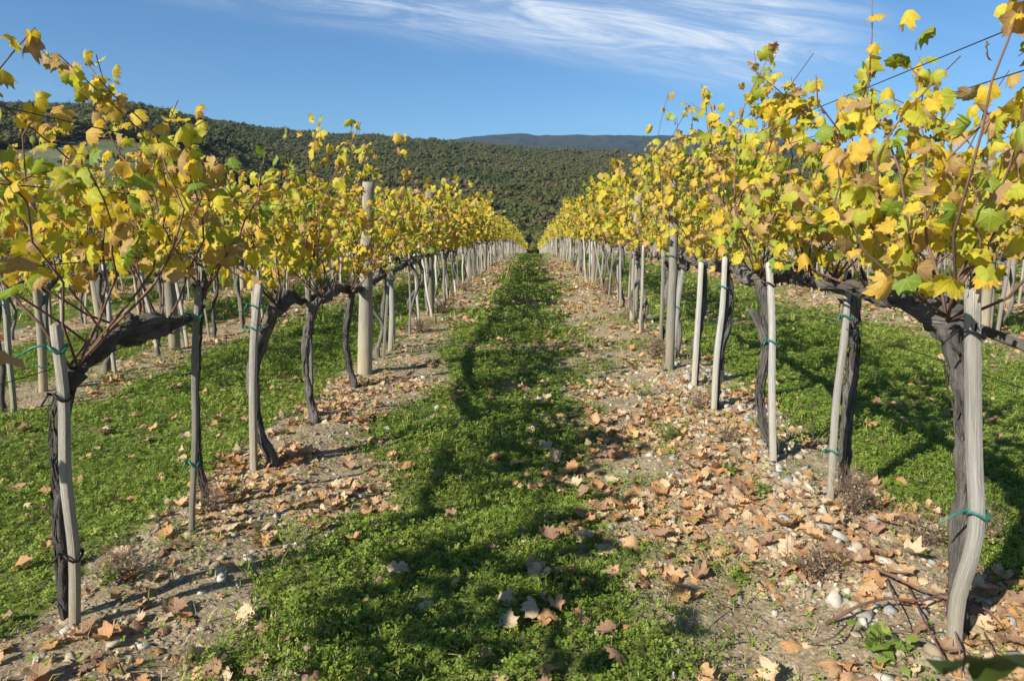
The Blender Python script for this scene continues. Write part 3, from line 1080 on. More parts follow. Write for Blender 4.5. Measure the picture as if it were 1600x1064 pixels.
def tie_mesh(seed, half, tail=.08, wid=.004):
    g = np.random.default_rng(seed)
    a = Acc()
    r = half * 1.65 + .004
    ang = np.linspace(0, 2 * np.pi, 13)
    loop = np.stack([r * np.cos(ang), r * np.sin(ang) * 1.15, .012 * np.sin(ang * 2)], -1)
    a.add(tube(loop, np.full(13, wid), 5))
    e = np.array([[-r, 0, 0], [-r - .02, -.012, .012], [-r - .4 * tail, -.02, .008], [-r - tail, -.03, -.025]])
    a.add(tube(e, np.array([wid, wid, wid * .8, wid * .6]), 5))
    return a.mesh('tie', [MAT_TIE])


TIES = [tie_mesh(k, .017, [.03, .06, .045][k]) for k in range(3)]
ORD = ['first', 'second', 'third', 'fourth', 'fifth', 'sixth', 'seventh', 'eighth', 'ninth', 'tenth', 'eleventh', 'twelfth', 'thirteenth', 'fourteenth', 'fifteenth', 'sixteenth', 'seventeenth', 'eighteenth', 'nineteenth', 'twentieth']


def local(pts, root):
    return [np.array(p) - np.array(root) for p in pts]


LEAF_COUNT = 0


def put_leaves(root, pos, rot, sc, g, name='leaf'):
    global LEAF_COUNT
    for p, R, s_ in zip(pos, rot, sc):
        o = bpy.data.objects.new(name, LEAF_ME[int(g.integers(0, len(LEAF_ME)))])
        M4 = np.eye(4); M4[:3, :3] = R * (s_ * np.array([g.uniform(.68, 1.05), 1, 1])); M4[:3, 3] = p
        o.parent = root
        o.matrix_basis = Matrix(M4)
        COL.objects.link(o)
        LEAF_COUNT += 1


def bark_strips(root, g, trunk, arms, count):
    """shreds of loose bark along an old vine"""
    V, T, U, n = [], [], [], 0
    src = [smooth_path(trunk[0], trunk[1], .02)] + [smooth_path(ap, ar, .02) for ap, ar in arms[:1]]
    for k in range(count):
        P, Rr = src[int(g.integers(0, len(src)))]
        m = int(g.integers(5, 12))
        if len(P) <= m + 1:
            continue
        i = int(g.integers(0, len(P) - m))
        a = g.uniform(0, 6.283); w_ = g.uniform(.0025, .007)
        for j in range(m):
            t = j / (m - 1)
            q = P[i + j]; r = Rr[i + j] * (1.07 + .05 * g.random()) + .010 * abs(t - .5) ** 2 * 4 * g.random()
            tan = P[min(i + j + 1, len(P) - 1)] - P[i + j - 1 if i + j else 0]
            tan = tan / (np.linalg.norm(tan) + 1e-9)
            e1 = np.cross(tan, [0.3, 1, .2]); e1 /= np.linalg.norm(e1); e2 = np.cross(tan, e1)
            for sgn in (-1, 1):
                b = a + .5 * math.sin(t * 3 + k) + sgn * w_ / max(r, .008) * (1 - .7 * abs(2 * t - 1))
                V.append(q + (e1 * math.cos(b) + e2 * math.sin(b)) * r); U.append((.5 + .2 * sgn, t * .3 + k))
            if j:
                T += [(n - 2, n - 1, n + 1), (n - 2, n + 1, n)]
            n += 2
    o = link('loose_bark', make_mesh('loose_bark', V, T, uv=U, mats=[MAT_BARK], smooth=False), root)
    o['kind'] = 'stuff'


def near_vine(root, g, trunk, arms, starts, top, n_canes, n_leaves, low, sides=12, step=.05, spread=.24, size=(.032, .059), gn=.30, extra=(), strips=0):
    """vine built with every leaf and cane a part of its own; everything in the vine's own frame"""
    a, b = wood_acc(trunk, arms, sides, int(g.integers(0, 900)), step, gn)
    link('trunk', a.mesh('trunk', [MAT_BARK]), root)
    if arms:
        link('cordon', b.mesh('cordon', [MAT_BARK]), root)
    cn = cane_paths(g, starts, top, n_canes, spread) + list(extra)
    for c in cn:
        pth, rr_ = smooth_path(c, np.linspace(.0050, .0020, len(c)), .08)
        v, q, t3, uvv = tube(pth, rr_, 5)
        link('cane', make_mesh('cane', v, t3, q, uvv, mats=[MAT_CANE]), root)
    if strips:
        bark_strips(root, g, trunk, arms, strips)
    for k in range(4):                                   # knobbly spurs on the old arm
        p = np.array(starts[int(g.integers(0, len(starts)))][:3])
        q_ = p + np.array([g.normal(0, .03), g.normal(0, .03), g.uniform(.05, .1)])
        v, q, t3, uvv = tube(np.array([p - [0, 0, .03], (p + q_) / 2 + g.normal(0, .008, 3), q_]), np.array([.016, .011, .007]), 6, .25, k)
        link('spur', make_mesh('spur', v, t3, q, uvv, mats=[MAT_BARK]), root)
    if n_leaves:
        pos, rot, sc = leaves_on(g, cn, n_leaves, low, size=size)
        k = min(n_leaves, 290)
        if n_leaves > k:                                  # past the limit: the smallest ones share one mesh
            o_ = np.argsort(-sc)
            pos, rot, sc = pos[o_], rot[o_], sc[o_]
            m = n_leaves - k
            f = link('foliage', scatter_mesh('foliage', LEAF2, g.integers(0, len(LEAF2), m), pos[k:], rot[k:], sc[k:], g.random(m), [MAT_LEAF], smooth=True), root)
            f['kind'] = 'stuff'
        put_leaves(root, pos[:k], rot[:k], sc[:k], g)
    return cn


def px_path(pts, mode, val, thin=True):
    """photo points (px, py, width) -> world points and radii, on a plane across (y) or along (x) the row"""
    P, Rr = [], []
    for px, py, wd in pts:
        p = on_y(px, py, val) if mode == 'y' else on_x(px, py, val)
        P.append(tuple(p)); Rr.append(.5 * wd / FPX * p.y / (math.hypot(1, p.x / p.y) if thin else 1))
    return P, Rr


def hero_vine(label, base_px, trunk_px, arm_px, row_x, top, canes, leaves, low, seed, group, arms_extra=(), yr=None, tw=.66, aw=.68, **kw):
    g = np.random.default_rng(seed)
    b = plane_hit(*base_px)
    root = empty('grapevine', (b.x, b.y, gz(b.x, b.y)))
    tag(root, label, 'grapevine', group)
    o = np.array(root.location)
    tp, trr = px_path(trunk_px, 'y', b.y)
    trr = [r * tw for r in trr]
    tp = [(tp[0][0], tp[0][1], o[2] - .1)] + tp
    trr = [trr[0] * 1.15] + trr
    arms = []
    st = [np.array(tp[-1]) - o]
    if arm_px:
        ap, ar = px_path(arm_px, 'x', row_x)
        ar = [r * aw for r in ar]
        ap[0] = tp[-1]
        arms.append((local(ap, o), ar))
        sp_, _ = smooth_path(local(ap, o), ar, .05)
        st = list(sp_)
    for px_list in arms_extra:
        ap, ar = px_path(px_list, 'y', b.y)
        arms.append((local(ap, o), ar))
    if yr:
        arm_pts = np.array(st)
        new = []
        for yy in np.linspace(yr[0], yr[1], 18) - o[1]:
            q = arm_pts[int(np.argmin(np.abs(arm_pts[:, 1] - yy)))]
            new.append(np.array([q[0], q[1], q[2] + .01, yy - q[1]]))
        st = new
    near_vine(root, g, (local(tp, o), trr), arms, st, top, canes, leaves, low, sides=26, step=.025, gn=.40, strips=170, **kw)
    return root


GL, GR = 'vines of the row left of the path', 'vines of the row right of the path'
hero_vine('old vine with thick dark arm bent right at the left photo edge', (106, 968),
          [(103, 950, 30), (97, 850, 32), (93, 740, 36), (92, 665, 40), (100, 610, 50), (118, 578, 50)],
          [(118, 578, 48), (150, 552, 42), (185, 530, 44), (215, 515, 52), (245, 512, 58), (270, 508, 40), (300, 492, 22), (318, 478, 14)], LEFT_X, 2.0, 15, 360, 1.17, 51, GL, yr=(1.95, 2.95), spread=.2, tw=.82, aw=.66)
hero_vine('young thin vine tied behind the slender stake, almost leafless', (325, 792),
          [(322, 780, 20), (314, 740, 14), (309, 690, 11), (308, 600, 10), (312, 520, 10), (316, 460, 10)], None, LEFT_X, 1.74, 7, 60, 1.1, 52, GL, yr=(3.0, 3.5), spread=.25)
hero_vine('vine with S-curved trunk beside the leaning square stake on the left', (428, 728),
          [(424, 715, 26), (407, 680, 24), (396, 620, 26), (398, 565, 28), (410, 518, 32), (432, 482, 34)],
          [(432, 482, 34), (450, 464, 26), (470, 470, 17), (490, 463, 18), (520, 450, 22), (550, 456, 14), (572, 445, 12), (615, 424, 9)], LEFT_X, 1.86, 11, 235, 1.05, 53, GL, yr=(3.55, 4.4))
hero_vine('slim crooked vine between the curved trunk and the round pole', (494, 660),
          [(491, 650, 24), (484, 620, 16), (478, 570, 15), (482, 520, 18), (490, 485, 20), (502, 466, 18)], [(502, 466, 18), (530, 452, 16), (560, 446, 12), (590, 436, 8)], LEFT_X, 2.0, 11, 230, 1.02, 54, GL, yr=(4.4, 5.2))
hero_vine('thin wavy vine standing just before the thick round pole', (556, 606),
          [(552, 598, 18), (545, 570, 14), (540, 525, 14), (546, 480, 15), (550, 456, 14)], [(550, 456, 14), (575, 444, 12), (610, 426, 10), (650, 405, 8)], LEFT_X, 2.02, 11, 220, 1.0, 55, GL, yr=(5.2, 6.1))

hero_vine('stout shaggy vine behind the white stake at the right photo edge', (1500, 985),
          [(1499, 960, 42), (1499, 880, 40), (1508, 780, 36), (1511, 690, 40), (1502, 610, 46), (1492, 550, 52), (1482, 505, 60)],
          [(1482, 505, 58), (1450, 486, 42), (1415, 474, 34), (1385, 466, 40), (1350, 456, 30), (1310, 446, 26), (1265, 440, 24), (1225, 432, 22), (1195, 424, 18)], RIGHT_X, 2.06, 17, 345, 1.16, 61, GR, yr=(1.95, 3.0), spread=.2, tw=.80, aw=.80)
hero_vine('straight vine trunk close behind the second white stake on the right', (1318, 772),
          [(1318, 765, 24), (1322, 680, 26), (1330, 590, 28), (1336, 510, 28), (1330, 455, 26)], [(1330, 455, 26), (1300, 446, 24), (1262, 440, 20), (1230, 432, 14)], RIGHT_X, 2.10, 13, 275, 1.08, 62, GR, yr=(2.95, 3.7))
hero_vine('swollen twisting vine with a pale dead side branch, right row', (1206, 708),
          [(1206, 695, 30), (1190, 660, 22), (1188, 600, 22), (1198, 545, 26), (1196, 480, 28), (1188, 436, 34)], [(1188, 436, 34), (1160, 426, 32), (1130, 416, 22), (1098, 408, 20), (1062, 396, 14)], RIGHT_X, 2.22, 13, 275, 1.06, 63, GR,
          arms_extra=([(1197, 535, 16), (1186, 505, 11), (1172, 482, 7)],), yr=(3.7, 4.7))
hero_vine('spindle-shaped vine wound round its stake with green tie, right row', (1118, 640),
          [(1119, 625, 20), (1126, 545, 24), (1139, 475, 24), (1136, 420, 18)], [(1136, 420, 18), (1115, 412, 18), (1085, 402, 14), (1058, 392, 10)], RIGHT_X, 2.30, 12, 250, 1.03, 64, GR, yr=(4.6, 5.5))
hero_vine('narrow grey vine standing left of the spindle-shaped one, right row', (1086, 600),
          [(1086, 590, 17), (1090, 525, 19), (1099, 455, 20), (1100, 415, 16)], [(1100, 415, 16), (1075, 404, 14), (1050, 394, 10)], RIGHT_X, 2.34, 12, 245, 1.02, 65, GR, yr=(5.4, 6.4), tw=.56)


# ------------------------------------------------------------------ the stakes and poles nearest the camera
def hero_stake(label, pts, mat, name='wooden_stake', cat='stake', group='wooden stakes in the vine rows', square=True, ties=(), tape=(), wf=.80):
    b = plane_hit(pts[-1][0], pts[-1][1])
    z0 = gz(b.x, b.y)
    P, Rr = px_path(pts[::-1], 'y', b.y, False)
    k_ = abs(b.x / b.y)
    k_ = wf / (1 + .85 * k_) if square else 1 / math.hypot(1, k_)
    Rr = [r * k_ for r in Rr]
    P = [(p[0] - b.x, 0.012 * math.sin(i * 2.3), p[2] - z0) for i, p in enumerate(P)]
    P = [(P[0][0], 0, -.14)] + P
    Rr = [Rr[0]] + Rr
    p, r = smooth_path(P, Rr, .06)
    r = r * (1.0 if square else .88)
    v, q, t3, uvv = tube(p, r, 14, .09 if not square else 0, int(pts[0][0]), twist=.0, square=square)
    uvv[:, 1] += (pts[0][0] * .37) % 9
    if square:
        tz_ = p[-1][2]
        top_ = v[:, 2] > tz_ - .01
        v[top_, 2] += (v[top_, 0] - p[-1][0]) * math.sin(pts[0][0]) * .35 + (v[top_, 1] - p[-1][1]) * .3 * math.cos(pts[0][1])
    o = link(name, make_mesh(name, v, t3, q, uvv, mats=[mat], smooth=not square), None, (b.x, b.y, z0))
    tag(o, label, cat, group)

    def at(py):
        i = int(np.argmin([abs(on_y(800, py, b.y).z - z0 - pp[2]) for pp in p]))
        return p[i], r[i]
    for py, tail, m in ties:
        c, rr_ = at(py)
        tm = tie_mesh(int(py), rr_ * (1.0 if square else .8), tail, .0045)
        tm.materials.clear(); tm.materials.append(m)
        link('tie', tm, o, Vector(c))
    for py0, py1 in tape:
        pa, ra = at(py0); pb, rb = at(py1)
        g = np.random.default_rng(int(py0))
        zt, zb = pa[2], pb[2]
        mid = (pa + pb) / 2
        cols = 9
        V = []
        yy = -ra - .0035
        for k in range(cols):
            x = mid[0] - ra * .97 + ra * 1.94 * k / (cols - 1)
            V += [(x, yy, zt - abs(g.normal(0, .012)) - (.02 if k in (0, cols - 1) else 0)), (x, yy, zb + abs(g.normal(0, .03)) + (.03 if k % 3 == 0 else 0)),
                  (x, yy + .003, zt - .03), (x, yy + .003, zb + .03)]
        Q = []
        for k in range(cols - 1):
            a0, b0 = 4 * k, 4 * k + 4
            Q += [(a0, a0 + 1, b0 + 1, b0), (a0, b0, b0 + 2, a0 + 2), (a0 + 1, a0 + 3, b0 + 3, b0 + 1)]
        link('black_patch', make_mesh('black_patch', V, quads=Q, mats=[MAT_BLACK], smooth=False), o)
    return o


hero_stake('nearest left stake, thick grey and square, tied to the old vine', [(85, 508, 26), (97, 620, 27), (106, 740, 28), (113, 870, 28), (117, 984, 28)], MAT_STAKE, ties=((545, .10, MAT_TIE), (614, .03, MAT_BLACK), (892, .04, MAT_BLACK)))
hero_stake('slender upright square stake, second on the left, with a teal tie', [(309, 449, 17), (306, 560, 17), (303, 680, 17), (299, 832, 17)], MAT_STAKE, ties=((503, .03, MAT_TIE), (735, .02, MAT_TIE)), wf=.66)
hero_stake('square stake leaning right against the S-curved vine, left row', [(404, 444, 17), (398, 530, 17), (394, 640, 17), (397, 734, 17)], MAT_STAKE, ties=((482, .03, MAT_TIE), (508, .02, MAT_TIE)))
hero_stake('narrow pale stake just behind the thick round pole, left row', [(611, 428, 10), (612, 490, 10), (610, 548, 10)], MAT_STAKE_W, ties=((440, .03, MAT_TIE),))
hero_stake('thin stake half hidden by the slim crooked vine, left row', [(481, 440, 11), (483, 520, 11), (487, 652, 11)], MAT_STAKE)
hero_stake('white bowed stake with black patch at its top, right photo edge', [(1516, 448, 30), (1521, 560, 32), (1524, 700, 33), (1521, 830, 33), (1500, 935, 33), (1490, 1010, 33)], MAT_STAKE_W, ties=((786, .10, MAT_TIE), (527, .07, MAT_BLACK)), tape=((449, 456), (464, 502)), wf=.86)
hero_stake('second white square stake on the right with black top and green ties', [(1326, 424, 17), (1318, 520, 18), (1307, 640, 19), (1297, 782, 19)], MAT_STAKE_W, ties=((490, .03, MAT_TIE), (692, .05, MAT_TIE), (466, .02, MAT_BLACK)), tape=((424, 442),), wf=.66)
hero_stake('clean pale stake standing right of the swollen vine, right row', [(1202, 409, 14), (1205, 500, 14), (1207, 620, 15), (1208, 722, 15)], MAT_STAKE_W, ties=((438, .03, MAT_BLACK), (524, .03, MAT_TIE)))
hero_stake('stake wound together with the spindle-shaped vine, right row', [(1133, 401, 10), (1128, 480, 11), (1120, 560, 12), (1115, 645, 12)], MAT_STAKE_W, ties=((446, .04, MAT_TIE),))
hero_stake('grey stake beside the narrow vine before the split pole, right row', [(1096, 409, 10), (1092, 470, 10), (1089, 530, 11), (1084, 604, 11)], MAT_STAKE_W)
hero_stake('leaning thin stake in front of the split pole, right row', [(1072, 392, 8), (1060, 470, 9), (1052, 560, 9)], MAT_STAKE_W, ties=((476, .02, MAT_TIE),))

PG = 'tall round trellis poles'
hero_stake('tall round tan pole of the left row, fifth upright from the photo edge', [(575, 285, 22), (573, 400, 24), (571, 500, 26), (570, 585, 27)], MAT_POLE, 'trellis_pole', 'pole', PG, square=False, ties=((442, .05, MAT_TIE),))
hero_stake('tall split grey pole of the right row, leaves hiding its top', [(1052, 282, 14), (1052, 400, 15), (1049, 490, 16), (1046, 578, 16)], MAT_STAKE, 'trellis_pole', 'pole', PG, square=False, ties=((400, .06, MAT_TIE),))
hero_stake('leaning round pole behind the nearest left stake, second row', [(48, 305, 15), (56, 420, 17), (63, 520, 18), (68, 612, 18)], MAT_POLE, 'trellis_pole', 'pole', PG, square=False, ties=((578, .03, MAT_TIE),))
hero_stake('round pole seen through leaves beside the leaning square stake, second left row', [(401, 316, 13), (400, 400, 14), (397, 500, 14)], MAT_POLE, 'trellis_pole', 'pole', PG, square=False)
hero_stake('bluish grey pole behind the white stake at right, second row', [(1551, 250, 15), (1551, 360, 16), (1549, 450, 16), (1546, 512, 16)], MAT_POLE, 'trellis_pole', 'pole', PG, square=False)

# ------------------------------------------------------------------ all other vines and stakes
plan = []                      # (rank, row index, x, y, number in row)
starts_y = {0: [.0, .75] + list(np.arange(6.85, ROW_END, .86)), 1: [-.2, .65, 1.45] + list(np.arange(6.9, ROW_END, .86))}
for ri, (xr, _, _) in enumerate(ROWS):
    ys = starts_y.get(ri)
    if ys is None:
        y0 = max(2.5, abs(xr) * (1.28 if xr < 0 else 1.22) - .9)
        ys = list(np.arange(y0 + .3 * (ri % 3), ROW_END - (ri % 4) * 3, .72 if xr < 0 else .80))
    for k, yv in enumerate(ys):
        d = math.hypot(xr, yv)
        plan.append((d * (1.0 if ri < 2 else 1.75 if ri in (2, 15) else 3.0), ri, xr, yv, k))
plan.sort()
ROW_SAY = {0: 'row left of the path', 1: 'row right of the path', 2: 'second row on the left', 15: 'second row on the right', 3: 'third row on the left', 16: 'third row on the right'}


def row_say(ri):
    return ROW_SAY.get(ri, 'outer rows on the left' if ri < 15 else 'outer rows on the right')


N_IND = 284
g_all = np.random.default_rng(77)
near_no = {}
out_no = {}
last_no = {}


def numbered(ri):
    k = near_no.get(ri, 0)
    if last_no.get(ri) == k:
        return False
    last_no[ri] = k
    return True


far_items = []
stake_no = {}
for rank, (w_, ri, xr, yv, kk) in enumerate(plan):
    x = xr + g_all.normal(0, .035) + (.07 if ri == 1 else 0); y = yv + g_all.normal(0, .07)
    z = gz(x, y)
    d = math.hypot(x, y)
    if rank >= N_IND:
        far_items.append((x, y, z, d, ri))
        continue
    g = np.random.default_rng(5000 + rank)
    root = empty('grapevine', (x, y, z))
    seen = yv > 1.8
    if seen and d >= (10.2 if ri < 2 else 8.9) and ri in (0, 1, 2, 15) and near_no.get(ri, 0) < 20:
        near_no[ri] = near_no.get(ri, 0) + 1
    lim = 10.2 if ri < 2 else 8.9
    if d < lim and seen:
        near_no[ri] = near_no.get(ri, 0) + 1
        i = near_no[ri] - 1
        if ri == 0: lab = '%s vine beyond the thick round pole in the row left of the path' % ORD[i]
        elif ri == 1: lab = '%s vine beyond the tall split pole in the row right of the path' % ORD[i]
        else: lab = '%s vine from the photo edge in the %s' % (ORD[i], row_say(ri))
        tr, arms = std_trunk(g, .93, .021 * g.uniform(.8, 1.25))
        st = [np.array([g.normal(0, .03), yy, .94]) for yy in np.linspace(-.42, .5, 12)]
        nl = {0: 180, 1: 205}.get(ri, 150)
        near_vine(root, g, tr, arms, st, (2.0 if xr < 0 else 2.22 if ri == 1 else 2.0) + g.normal(0, .08), 10, nl, 1.0, sides=9, step=.08)
    else:
        V = VAR1 if d < 26 else VAR2
        tm, cm, sm, fm = V[int(g.integers(0, len(V)))]
        for nm, me in (('trunk', tm), ('cordon', cm), ('shoot', sm), ('foliage', fm)):
            o = link(nm, me, root)
            if nm == 'foliage' and not seen and ri == 1 and yv > 1:
                o.scale = (1, .5, .8); o.location = (0, -.25, .42)
            if nm in ('foliage', 'shoot'):
                o['kind'] = 'stuff'
        root.rotation_euler = (0, 0, g.choice([0, math.pi]) if d > 12 else 0)
        root.scale = (1, 1, (1.0 if seen or ri else .86) + (.14 if ri == 1 and d < 60 else 0) * g.random() + g.normal(0, .03))
        if not seen:
            out_no[ri] = out_no.get(ri, 0) + 1
            lab = '%s leafy vine of the %s outside the near photo edge' % (ORD[out_no[ri] - 1], row_say(ri))
        elif ri in (2, 15) and numbered(ri):
            lab = '%s vine from the photo edge in the %s' % (ORD[near_no[ri] - 1], row_say(ri))
        elif ri in (0, 1) and d < 32 and numbered(ri):
            lab = '%s vine beyond the %s pole in the %s' % (ORD[near_no[ri] - 1], 'thick round' if ri == 0 else 'tall split', row_say(ri))
        else:
            lab = 'yellow-leaved vine in the %s stretch of the %s' % ('middle' if d < 30 else 'far', row_say(ri))
    tag(root, lab, 'grapevine', 'vines of the ' + row_say(ri) + ('' if seen else ', out of view') + (', far stretch' if d >= 30 else ''))
    # its stake
    if kk % 7 == 6 and ri in (0, 1) or kk % 7 == 3 and ri > 1:
        pm = bpy.data.meshes.get('trellis_pole_shared')
        if pm is None:
            p, r = smooth_path([(0, 0, -.15), (.01, 0, .6), (0, .01, 1.2), (.01, .0, 1.86)], [.062, .060, .057, .055], .2)
            v, q, t3, uvv = tube(p, r, 12, .05, 4)
            pm = make_mesh('trellis_pole_shared', v, t3, q, uvv, mats=[MAT_POLE])
        o = link('trellis_pole', pm, None, (x + g.normal(0, .03), y + .32, gz(x, y + .32)))
        o.rotation_euler = (g.normal(0, .015), g.normal(0, .015), g.uniform(0, 6))
        npole = stake_no.setdefault(('p', ri), 0); stake_no[('p', ri)] += 1
        tag(o, '%s tall round pole along the %s' % (ORD[min(npole, 19)], row_say(ri)) if ri < 3 or ri in (15,) else 'round trellis pole in the ' + row_say(ri), 'pole', PG)
    sx = x + g.normal(0, .035) + (.05 if xr < 0 else -.05); sy = y - .07 + g.normal(0, .04)
    o = link('wooden_stake', STAKES[int(g.integers(0, len(STAKES)))], None, (sx, sy, gz(sx, sy)))
    o.rotation_euler = (g.normal(0, .05), g.normal(0, .05), g.choice([0, math.pi / 2, math.pi]) + g.normal(0, .15))
    n_ = stake_no.setdefault(ri, 0); stake_no[ri] += 1
    if d < lim and seen:
        i = near_no[ri] - 1
        ref = 'beyond the thick round pole' if ri == 0 else 'beyond the tall split pole' if ri == 1 else 'from the photo edge'
        lab = '%s thin grey stake %s in the %s' % (ORD[i], ref, row_say(ri))
        tie = link('tie', TIES[int(g.integers(0, 3))], o, (0, 0, g.uniform(.7, .95)))
    elif not seen:
        lab = '%s stake of the %s outside the near photo edge' % (ORD[out_no[ri] - 1], row_say(ri))
    elif 'vine from the photo edge' in root['label']:
        lab = '%s stake from the photo edge in the %s' % (ORD[near_no[ri] - 1], row_say(ri))
    elif 'vine beyond' in root['label']:
        lab = '%s stake beyond the %s pole in the %s' % (ORD[near_no[ri] - 1], 'thick round' if ri == 0 else 'tall split', row_say(ri))
    else:
        lab = 'thin grey stake in the %s stretch of the %s' % ('hidden nearest' if not seen else 'middle' if d < 30 else 'far', row_say(ri))
    tag(o, lab, 'stake', 'stakes of the ' + row_say(ri) + (', far stretch' if d >= 30 else ''))

# ------------------------------------------------------------------ the countless rest of the vineyard: one mass of vines, one of stakes
g = np.random.default_rng(99)
P_, S_, D_ = [], [], []
for (x, y, z, d, ri) in far_items:
    n = int(np.clip(2300 / d, 20, 90))
    s0 = .085 * math.sqrt(np.clip(d / 26, 1, 4.2))
    q = np.column_stack([g.normal(0, .20, n), g.uniform(-.48, .48, n), 1.0 + 1.02 * g.random(n) ** .9])
    P_.append(q + [x, y, z]); S_.append(g.uniform(.75, 1.25, n) * s0)
P_ = np.vstack(P_); S_ = np.concatenate(S_)
n = len(P_)
o = link('vineyard_canopy', scatter_mesh('vineyard_canopy', LEAF0, g.integers(0, 2, n), P_, leaf_rot(n, g, SUN_FACE), S_, g.random(n), [MAT_LEAF]))
tag(o, 'yellow canopy of all the more distant vine rows', 'vineyard', kind='stuff')
a = Acc()
BOXV = np.array([[sx_, sy_, zz] for zz in (-.1, 1) for sx_, sy_ in ((-1, -1), (1, -1), (1, 1), (-1, 1))], float)
BOXQ = np.array([[0, 1, 5, 4], [1, 2, 6, 5], [2, 3, 7, 6], [3, 0, 4, 7], [4, 5, 6, 7]])
XY = np.array([[f[0], f[1], f[2]] for f in far_items])


def boxes(name, hx, hgt, lean, mat, dx=0, dy=0):
    n = len(XY)
    V = np.repeat(BOXV[None], n, 0).copy()
    t = np.clip(V[..., 2:3], 0, 1)
    V[..., 0] = V[..., 0] * hx * g.uniform(.8, 1.3, (n, 1)); V[..., 1] = V[..., 1] * hx * g.uniform(.8, 1.3, (n, 1))
    V[..., 2] *= hgt * g.uniform(.92, 1.08, (n, 1))
    V[..., :2] += t * g.normal(0, lean, (n, 1, 2))
    V += (XY + np.column_stack([g.normal(dx, .04, n), g.normal(dy, .05, n), np.zeros(n)]))[:, None, :]
    Q = BOXQ[None] + (np.arange(n) * 8)[:, None, None]
    uvv = np.tile(np.array([[.1, 0], [.5, 0], [.9, 0], [.3, 0], [.1, 1], [.5, 1], [.9, 1], [.3, 1]]), (n, 1)) + np.repeat(g.uniform(0, 30, (n, 1)) * [0, 1], 8, 0)
    return link(name, make_mesh(name, V.reshape(-1, 3), quads=Q.reshape(-1, 4), uv=uvv, mats=[mat], smooth=False))


tag(boxes('vineyard_trunks', .022, .98, .05, MAT_BARK), 'dark trunks of all the more distant vines', 'vineyard', kind='stuff')
tag(boxes('vineyard_stakes', .017, 1.06, .05, MAT_STAKE_W, .05, -.08), 'pale stakes of all the more distant vine rows', 'stakes', kind='stuff')

# ------------------------------------------------------------------ trellis wires
WY = np.concatenate([np.linspace(-3, 12, 26), np.linspace(13, ROW_END, 60)])
for ri, nm in ((0, 'left of the path'), (1, 'right of the path'), (2, 'in the second row on the left'), (15, 'in the second row on the right')):
    xr = ROWS[ri][0]
    for h, say in ((1.28, 'lowest'), (1.52, 'middle'), (1.74, 'topmost')) if xr < 0 else ((1.47, 'lowest'), (1.86, 'middle'), (1.95, 'topmost')):
        ww = np.column_stack([np.full(len(WY), xr + .06 * (1 if h < 1.9 else -1)), WY, ground_z(np.full(len(WY), xr), np.clip(WY, 0, None)) * 0 + base_z(xr, WY) + h - .012 * np.abs(np.sin(WY * .52))])
        v, q, t3, uvv = tube(ww, np.full(len(WY), .0021), 4)
        o = link('trellis_wire', make_mesh('trellis_wire', v, t3, q, uvv, mats=[MAT_WIRE]))
        tag(o, '%s wire strung along the row %s' % (say, nm) if ri < 2 else '%s wire strung %s' % (say, nm), 'wire', 'trellis wires')
    ww = np.column_stack([np.full(len(WY), xr + .02), WY, base_z(xr, WY) + .93])
    v, q, t3, uvv = tube(ww, np.full(len(WY), .0016), 4)
    o = link('trellis_wire', make_mesh('trellis_wire', v, t3, q, uvv, mats=[MAT_WIRE]))
    tag(o, 'wire carrying the old arms along the row %s' % nm if ri < 2 else 'wire carrying the old arms %s' % nm, 'wire', 'trellis wires')

# ------------------------------------------------------------------ grass and clover
g = np.random.default_rng(123)


def field_points(n, x0, x1, y0, y1, want, power=1.0):
    x = g.uniform(x0, x1, n); y = g.uniform(y0, y1, n)
    # only what the lens could see, from here or a step aside
    ok = (np.abs(x - .0) < .95 * y + 1.6)
    m = grass_mask(x, y)
    if want == 'grass':
        ok &= g.random(n) < m ** 1.3 * power + .05 + .20 * ss(fbm(x * 2.6 + 9, y * 2.6, 3), .12, .4)
    else:
        ok &= g.random(n) < (1 - m) * power + .04
    return x[ok], y[ok]


CLOVER = []
for k in range(4):
    V, T, U = [], [], []
    n0 = 0
    r_ = np.random.default_rng(k)
    for j in range(3):
        a = 2.094 * j + r_.normal(0, .15)
        c, s_ = math.cos(a), math.sin(a)
        L, w2 = 1.0, .46
        zt = r_.normal(.12, .12)
        for (u_, v_, zz) in ((.08, 0, 0), (.55, -w2, zt * .6 + .1), (.55, w2, zt * .6 + .1), (L, 0, zt)):
            V.append((u_ * c - v_ * s_, u_ * s_ + v_ * c, zz)); U.append((0, 0))
        T += [(n0, n0 + 1, n0 + 3), (n0, n0 + 3, n0 + 2)]
        n0 += 4
    CLOVER.append((np.array(V), np.array(T), np.array(U, float)))
BLADE = []
for k in range(4):
    r_ = np.random.default_rng(k + 9)
    b_ = r_.uniform(.2, .8)
    V = np.array([[-.035, 0, 0], [.035, 0, 0], [-.026, b_ * .3, .55], [.026, b_ * .3, .55], [0, b_ * .95, .95 - b_ * .3]])
    BLADE.append((V, np.array([[0, 1, 3], [0, 3, 2], [2, 3, 4]]), np.zeros((5, 2))))


def height_var(x, y):
    return .45 + 1.2 * np.clip(fbm(x * 1.6 + 3, y * 1.6, 3) + .3, 0, 1) + .7 * np.clip(vnoise(x * 9, y * 9) + vnoise(x * 19 + 4, y * 19), -.2, .8)


